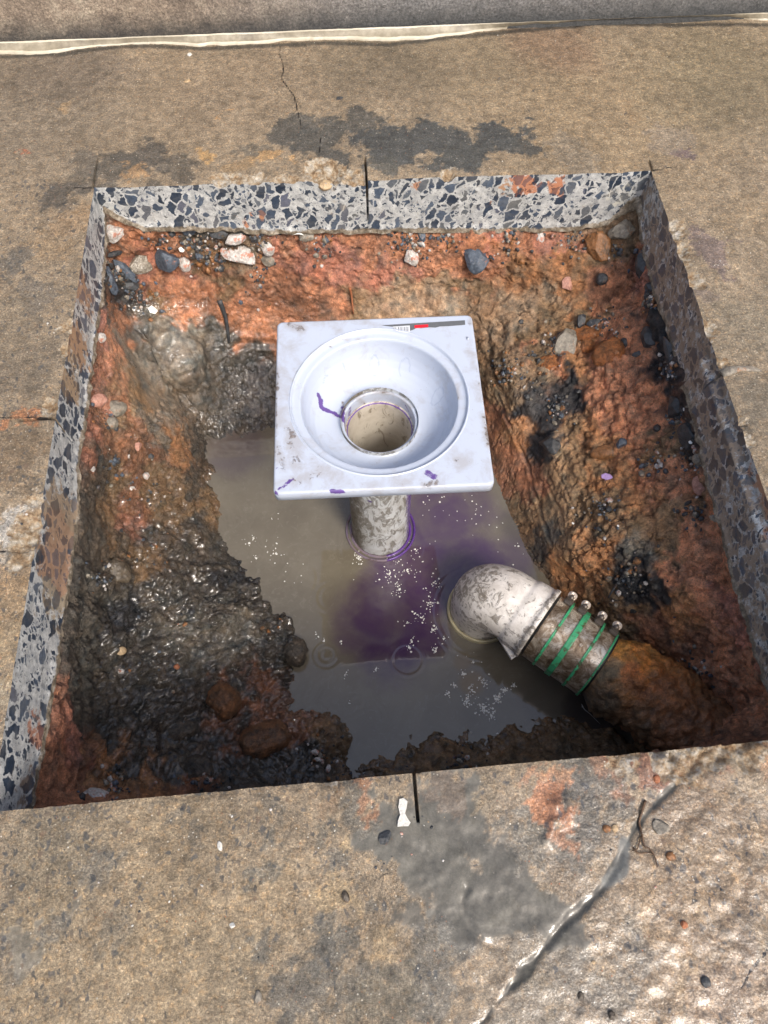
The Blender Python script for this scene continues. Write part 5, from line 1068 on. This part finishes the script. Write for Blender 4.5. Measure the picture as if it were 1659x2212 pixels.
for i, (nm_, lb, x, y, w, h, rot, mt, gp, smo) in enumerate(SN):
    p, n = on_soil(x, y); n = n * (1 if n[2] > -.3 else -1); dcam = np.array([0, 0, HC]) - p; dd = np.linalg.norm(dcam); px_m = dd * .985 / F
    z = n * .5 + dcam / dd * .5; kk = stone(nm_, lb, 'clod' if 'clod' in nm_ else 'stone', p, w * px_m * 1.25, h * px_m * 1.25, min(w, h) * px_m * .8, rot, MROCK[mt], 100 + i, -.14 if 'clod' in nm_ else .02 if h > 24 else .08, z, gp, sm=bool(smo))
SF = [('pebble', 'tiny white pebble by the foot of the wall strip', 411, 118, 9, 8, 0, 'white', G4, 1), ('pebble', 'dark flake lying on dry concrete right of the long crack', 735, 213, 16, 11, .3, 'dark', G4, 0), ('pebble', 'knobbly dark pebble stuck in grey slurry left of the near saw slot', 830, 1808, 26, 30, -.3, 'dark', G4, 0),
      ('pebble', 'brown pebble in the grey slurry left of a thin root', 1312, 1791, 15, 13, 0, 'ochre', G4, 1), ('pebble', 'lighter tan pebble touching the brown pebble', 1326, 1789, 13, 12, 0, 'tan', G4, 1), ('pebble', 'black pebble in wet concrete near the lower right corner', 1528, 2124, 17, 15, .3, 'dark', G4, 1),
      ('pebble', 'flat grey stone bedded in concrete right of the root', 1431, 1785, 34, 30, .2, 'grey', G4, 0), ('pebble', 'grey pebble near the lower end of the curved dent', 745, 1937, 14, 18, .5, 'mud', G4, 1), ('pebble', 'round tan aggregate stone exposed in the broken far edge', 703, 402, 30, 24, 0, 'tan', G4, 1),
      ('pebble', 'white pebble on the near slab left of the slurry', 474, 1824, 12, 18, .4, 'white', G4, 0), ('pebble', 'flat white pebble lower on the near slab', 500, 2000, 14, 10, .3, 'white', G4, 0), ('pebble', 'small tan chip on the slab above the far left corner', 405, 176, 14, 7, .6, 'tan', G4, 0),
      ('pebble', 'orange clay crumb at the end of the root', 1447, 1849, 18, 14, 0, 'ochre', G4, 1), ('pebble', 'small reddish pebble on the wet slab right of the slurry channel', 1475, 1996, 12, 12, 0, 'clay', G4, 1), ('pebble', 'dark pebble at the lower slurry next to the channel', 1252, 2150, 12, 14, .2, 'mud', G4, 1),
      ('pebble', 'small dark pebble by the bottom edge right of the channel', 1322, 2190, 12, 13, .2, 'mud', G4, 1), ('pebble', 'wet grey pebble in slurry at the lower left of the dent', 560, 2150, 14, 18, .2, 'grey', G4, 1), ('pebble', 'brown pebble on the right lip above the slurry puddle', 1417, 1685, 14, 14, .2, 'clay', G4, 1)]
fxy = None; FTv = PV[R_]; fx_, fy_ = proj(FTv)
for i, (nm_, lb, x, y, w, h, rot, mt, gp, smo) in enumerate(SF):
    p = FTv[np.argmin((fx_ - x) ** 2 + (fy_ - y) ** 2)]; dd = np.linalg.norm(p - [0, 0, HC]); pm = dd / F
    stone(nm_, lb, 'pebble', p, w * pm, h * pm * 1.15, min(w, h) * pm * .7, rot, MROCK[mt], 300 + i, .12, None, gp, sm=bool(smo))
def scrap(name, label, cat, poly, p, n, pm, th, mat, curl=0.):
    """small irregular flake with real thickness"""
    z = n / np.linalg.norm(n); x = np.array([1., 0, 0]); x -= z * (x @ z); x /= np.linalg.norm(x); y = np.cross(z, x); m_ = len(poly); a = []
    for k in (1, 0):
        for (u, v) in poly: a.append(p + (x * u - y * v) * pm + z * (th * k + .0012 + curl * (u * pm) ** 2 * 100))
    cc = [p + z * (th + .0014), p + z * .0010]; a += cc; Fc = []
    for i in range(m_):
        j = (i + 1) % m_; Fc += [(i, j, 2 * m_), (m_ + j, m_ + i, 2 * m_ + 1), (i, m_ + i, m_ + j, j)]
    return tag(mesh(name, np.array(a), Fc, mat, None, False, origin=p), label, cat)
WHT = mat_simple('white_shaving', (226, 224, 216), .4, 0, .08); LIL = mat_simple('lilac_plastic', (178, 148, 198), .4, 0, .25, 300)
p, n = on_soil(1313, 1028); scrap('plastic_scrap', 'small lilac and white scrap of plastic on the right bank', 'plastic scrap', [(-13, -6), (-3, -10), (9, -6), (15, 2), (10, 9), (3, 7), (0, 14), (-6, 12), (-3, 5), (-12, 2)], p + n * .003, n * .4 + (np.array([0, 0, HC]) - p), 1.15 / F, .0012, LIL)
p, n = on_soil(643, 508); pr = [p + np.array([0, -.008, .006]) + np.array([u, 0, .004 * (1 - (u / .011) ** 2)]) for u in np.linspace(-.011, .011, 9)]
V_, F_ = sweep(pr, [.0006, .0013, .0016, .0017, .0017, .0017, .0016, .0013, .0006], 8); tag(mesh('plastic_sliver', V_, F_, WHT, None, True, origin=p), 'curved white plastic sliver resting on red clay under the far cut edge', 'plastic sliver')
for lb, x, y, w in (('white angular chip in dark soil above the dark wedge stone', 391, 538, 16), ('white chip lying on the broad black stone by the right sawn face', 1494, 954, 9), ('small white chip at the foot of the right bank near the sink', 1237, 1130, 7), ('white chip beside the small pale grey oval pebble', 388, 560, 8), ('small white chip below the lilac scrap on the right bank', 1335, 1134, 6), ('glassy clear flake at the top of the left mud mound', 330, 668, 26)):
    p, n = on_soil(x, y); scrap('white_chip', lb, 'chip', [(-w / 2, -w * .2), (-w * .1, -w / 2), (w * .2, -w * .25), (w / 2, w * .1), (w * .2, w * .4), (-w * .3, w * .3)], p + n * .004, n * .3 + (np.array([0, 0, HC]) - p), 1.1 / F, .001, WHT)['group'] = 'white chips on the banks'
p = FTv[np.argmin((fx_ - 868) ** 2 + (fy_ - 1756) ** 2)]
bl = [(-6, -22), (2, -24), (9, -18), (7, -6), (4, 2), (8, 10), (14, 18), (10, 24), (0, 24), (-10, 25), (-9, 15), (-5, 5), (-8, -8)]
scrap('plaster_splash', 'white splash of plaster on the wet slab left of the near saw slot', 'plaster splash', bl, p, np.array([0, 0, 1.]), .93 / F, .0016, MROCK['white'])
BRK = mat_rock('bark', (58, 42, 30), (104, 78, 54), .55, .0)
def root(name, label, cat, pts, r, mat, zf, lift=.002):
    P = [np.array(zf(*q)) + [0, 0, lift * (1 + .8 * (i % 2))] for i, q in enumerate(pts)]
    Q = []
    for a, b in zip(P[:-1], P[1:]):
        for t in np.linspace(0, 1, 5)[:-1]: Q.append(a + (b - a) * t)
    Q.append(P[-1]); Q = np.array(Q); Q[1:-1] = Q[1:-1] * .5 + .25 * (Q[:-2] + Q[2:]); m_ = len(Q)
    V, Fc = sweep(list(Q), [r * (1 - .6 * i / m_) for i in range(m_)], 8); return V, Fc, P[0]
fz_ = lambda x, y: FTv[np.argmin((fx_ - x) ** 2 + (fy_ - y) ** 2)]; sz_ = lambda x, y: on_soil(x, y)[0]
a = root('', '', '', [(1392, 1728), (1386, 1750), (1377, 1777), (1384, 1800), (1392, 1826), (1402, 1838), (1414, 1846), (1420, 1874)], .0016, BRK, fz_); b = root('', '', '', [(1368, 1828), (1378, 1842), (1396, 1840), (1412, 1850)], .0010, BRK, fz_); c = root('', '', '', [(1386, 1800), (1372, 1835), (1362, 1836)], .0008, BRK, fz_)
V_, F_, _ = join([a[:2], b[:2], c[:2]]); tag(mesh('root', V_, F_, BRK, None, True, origin=a[2]), 'thin forked brown root lying on the wet near slab', 'root')
a = root('', '', '', [(1352, 1228), (1342, 1248), (1328, 1268), (1310, 1292)], .0034, BRK, sz_, .004); tag(mesh('stick', a[0], a[1], MROCK['dark'], None, True, origin=a[2]), 'dark stick lying aslant on the right bank above the coupling', 'stick')
a = root('', '', '', [(757, 626), (758, 645), (760, 682)], .0030, BRK, sz_, .004); tag(mesh('stick', a[0], a[1], MROCK['clay'], None, True, origin=a[2]), 'reddish stick standing upright in the clay behind the sink', 'stick')
a = root('', '', '', [(1450, 900), (1462, 897), (1480, 903)], .0011, BRK, sz_, .012); tag(mesh('root', a[0], a[1], BRK, None, True, origin=a[2]), 'fine root crossing the black stones by the right sawn face', 'root')
a = root('', '', '', [(476, 652), (486, 690), (494, 745)], .0060, BRK, sz_, .002); tag(mesh('stick', a[0], a[1], MROCK['dark'], None, True, origin=a[2]), 'black upright splinter right of the brown mud mound', 'stick')
a = root('', '', '', [(1256, 1521), (1262, 1534), (1272, 1540), (1283, 1552), (1296, 1564)], .0005, BRK, lambda x, y: at(x, y, ZWAT), .0012); tag(mesh('thread', a[0], a[1], WHT, None, True, origin=a[2]), 'fine white thread in the black shadow below the pipe', 'thread')
# small gravel in the banks and shavings on the water, too many to count
def scatter(name, label, cat, spots, mats, zfun, smin, smax, seed, flat_=1.):
    r = np.random.RandomState(seed); bm = bmesh.new(); bmesh.ops.create_icosphere(bm, subdivisions=1, radius=1.); bv = np.array([v.co for v in bm.verts]); bf = np.array([[v.index for v in f.verts] for f in bm.faces]); bm.free()
    V = []; Fc = []; mi = []; n0 = 0
    for x, y, rad_, cnt in spots:
        for k in range(cnt * (2 if name == 'gravel' else 1)):
            a = r.uniform(0, 6.28); q = rad_ * abs(r.normal()) * .6; pp = zfun(x + q * math.cos(a), y + q * math.sin(a))
            if pp is None: continue
            s = r.uniform(smin, smax) * (1 if r.rand() < .8 else 1.7); v = bv * (1 + .45 * (r.rand(len(bv), 1) - .5)) * (s * r.uniform(.6, 1.2), s * r.uniform(.6, 1.2), s * flat_)
            t = r.uniform(0, 6.28); Rm = np.array([[math.cos(t), -math.sin(t), 0], [math.sin(t), math.cos(t), 0], [0, 0, 1]]); V.append(v @ Rm.T + pp); Fc.append(bf + n0); n0 += len(bv); mi += [r.choice(len(mats), p=None)] * len(bf)
    return tag(mesh(name, np.concatenate(V), np.concatenate(Fc), mats, None, False, midx=mi), label, cat, kind='stuff')
PXs = (PXY[0], PXY[1])
gp = lambda x, y: on_soil(x, y)[0]
spots = [(250, 600, 40, 60), (300, 640, 40, 50), (420, 530, 50, 70), (470, 560, 40, 40), (350, 520, 40, 30), (560, 525, 40, 30), (700, 520, 60, 30), (880, 520, 60, 60), (960, 520, 50, 30), (1100, 520, 60, 30), (1230, 520, 50, 30), (1320, 540, 30, 30), (1400, 650, 20, 30), (1150, 820, 60, 14), (1200, 880, 40, 40), (1090, 800, 40, 40), (1440, 800, 30, 40), (1460, 900, 30, 30), (1500, 1000, 30, 30), (1420, 1000, 50, 30), (1500, 1100, 40, 30), (1300, 1100, 60, 30), (1350, 1250, 80, 40), (250, 1000, 50, 14), (300, 1060, 60, 14), (240, 900, 40, 14), (330, 1180, 80, 14), (220, 1250, 40, 14), (400, 1350, 120, 8), (280, 1450, 80, 8), (600, 1340, 50, 8), (1500, 1450, 80, 30), (1200, 740, 50, 40), (1300, 700, 50, 30), (560, 600, 60, 20), (1000, 1640, 120, 30), (700, 1640, 60, 30), (250, 1690, 80, 30), (450, 1690, 80, 30)]
scatter('gravel', 'small dark and pale gravel grains pressed into the soil banks', 'gravel', spots, [MROCK[k] for k in ('dark', 'blue', 'dark', 'grey', 'pale', 'ochre', 'dark')], gp, .0011, .0042, 7)
wpt = lambda x, y: at(x, y, ZWAT + .0003)
sh_ = [(548, 1165, 12, 14), (590, 1195, 22, 16), (556, 1205, 14, 8), (775, 1205, 14, 40), (770, 1120, 4, 3), (900, 1190, 50, 20), (1060, 1130, 50, 10), (1120, 1180, 50, 12), (1030, 1100, 40, 8), (930, 1090, 30, 8), (840, 1240, 40, 40), (880, 1230, 30, 26), (860, 1275, 24, 20), (940, 1260, 26, 20), (928, 1300, 22, 26), (912, 1335, 20, 26), (936, 1360, 12, 24), (890, 1385, 10, 16), (940, 1400, 10, 16), (958, 1380, 8, 12), (885, 1400, 8, 14), (880, 1345, 10, 8), (812, 1445, 8, 10), (1000, 1455, 10, 20), (1045, 1470, 14, 20), (1020, 1490, 16, 26), (1010, 1515, 14, 40), (1045, 1530, 22, 60), (1075, 1510, 14, 50), (1090, 1490, 12, 30), (1062, 1545, 10, 24), (1110, 1480, 10, 14), (980, 1480, 16, 12), (1075, 1585, 8, 10), (965, 1500, 10, 12), (684, 1370, 8, 9), (700, 1385, 6, 6), (735, 1385, 4, 4), (745, 1460, 10, 8), (755, 1520, 6, 3), (1020, 1425, 30, 8), (640, 1250, 40, 8), (600, 1120, 60, 4), (560, 1150, 60, 5), (1000, 1280, 12, 6), (850, 1180, 40, 10), (990, 1110, 40, 10), (1110, 1270, 14, 4), (1260, 1530, 8, 2)]
scatter('shavings', 'clusters of tiny white plastic shavings floating on the water', 'shavings', sh_, [WHT], wpt, .0007, .0016, 9, .5)
fl = [(x, y, r_, c_) for x, y, r_, c_ in [(820, 1860, 40, 12), (920, 1780, 60, 10), (650, 1830, 200, 14), (1500, 1900, 200, 20), (300, 1950, 300, 20), (300, 150, 200, 10), (1100, 200, 300, 14), (100, 700, 90, 14), (1560, 560, 90, 16), (1500, 480, 40, 12), (40, 1130, 30, 10), (1300, 2050, 200, 10)]]
scatter('grit', 'scattered pale and dark grit grains on the concrete', 'grit', fl, [MROCK[k] for k in ('white', 'tan', 'dark', 'pale')], lambda x, y: FTv[np.argmin((fx_ - x) ** 2 + (fy_ - y) ** 2)], .0006, .0014, 17, .7)
bc = [(240, 1500, 120, 14)]
# mortar smear in the right hand saw slot
P = [FTv[np.argmin((fx_ - x) ** 2 + (fy_ - y) ** 2)] + [0, 0, .0005] for x, y in ((1556, 812), (1575, 803), (1600, 797), (1625, 798), (1645, 802))]
V_, F_ = sweep(P, [.007, .0075, .005, .0045, .002], 24); V_[:, 2] = V_[:, 2] * .6; V_ += np.stack([0 * V_[:, 0], 0 * V_[:, 0], .002 * fbm(V_, .008, 5)], 1)
tag(mesh('mortar_smear', V_, F_, MROCK['grey'], None, True, origin=P[0]), 'rough grey ridge of mortar in the saw slot of the right-hand slab', 'mortar')
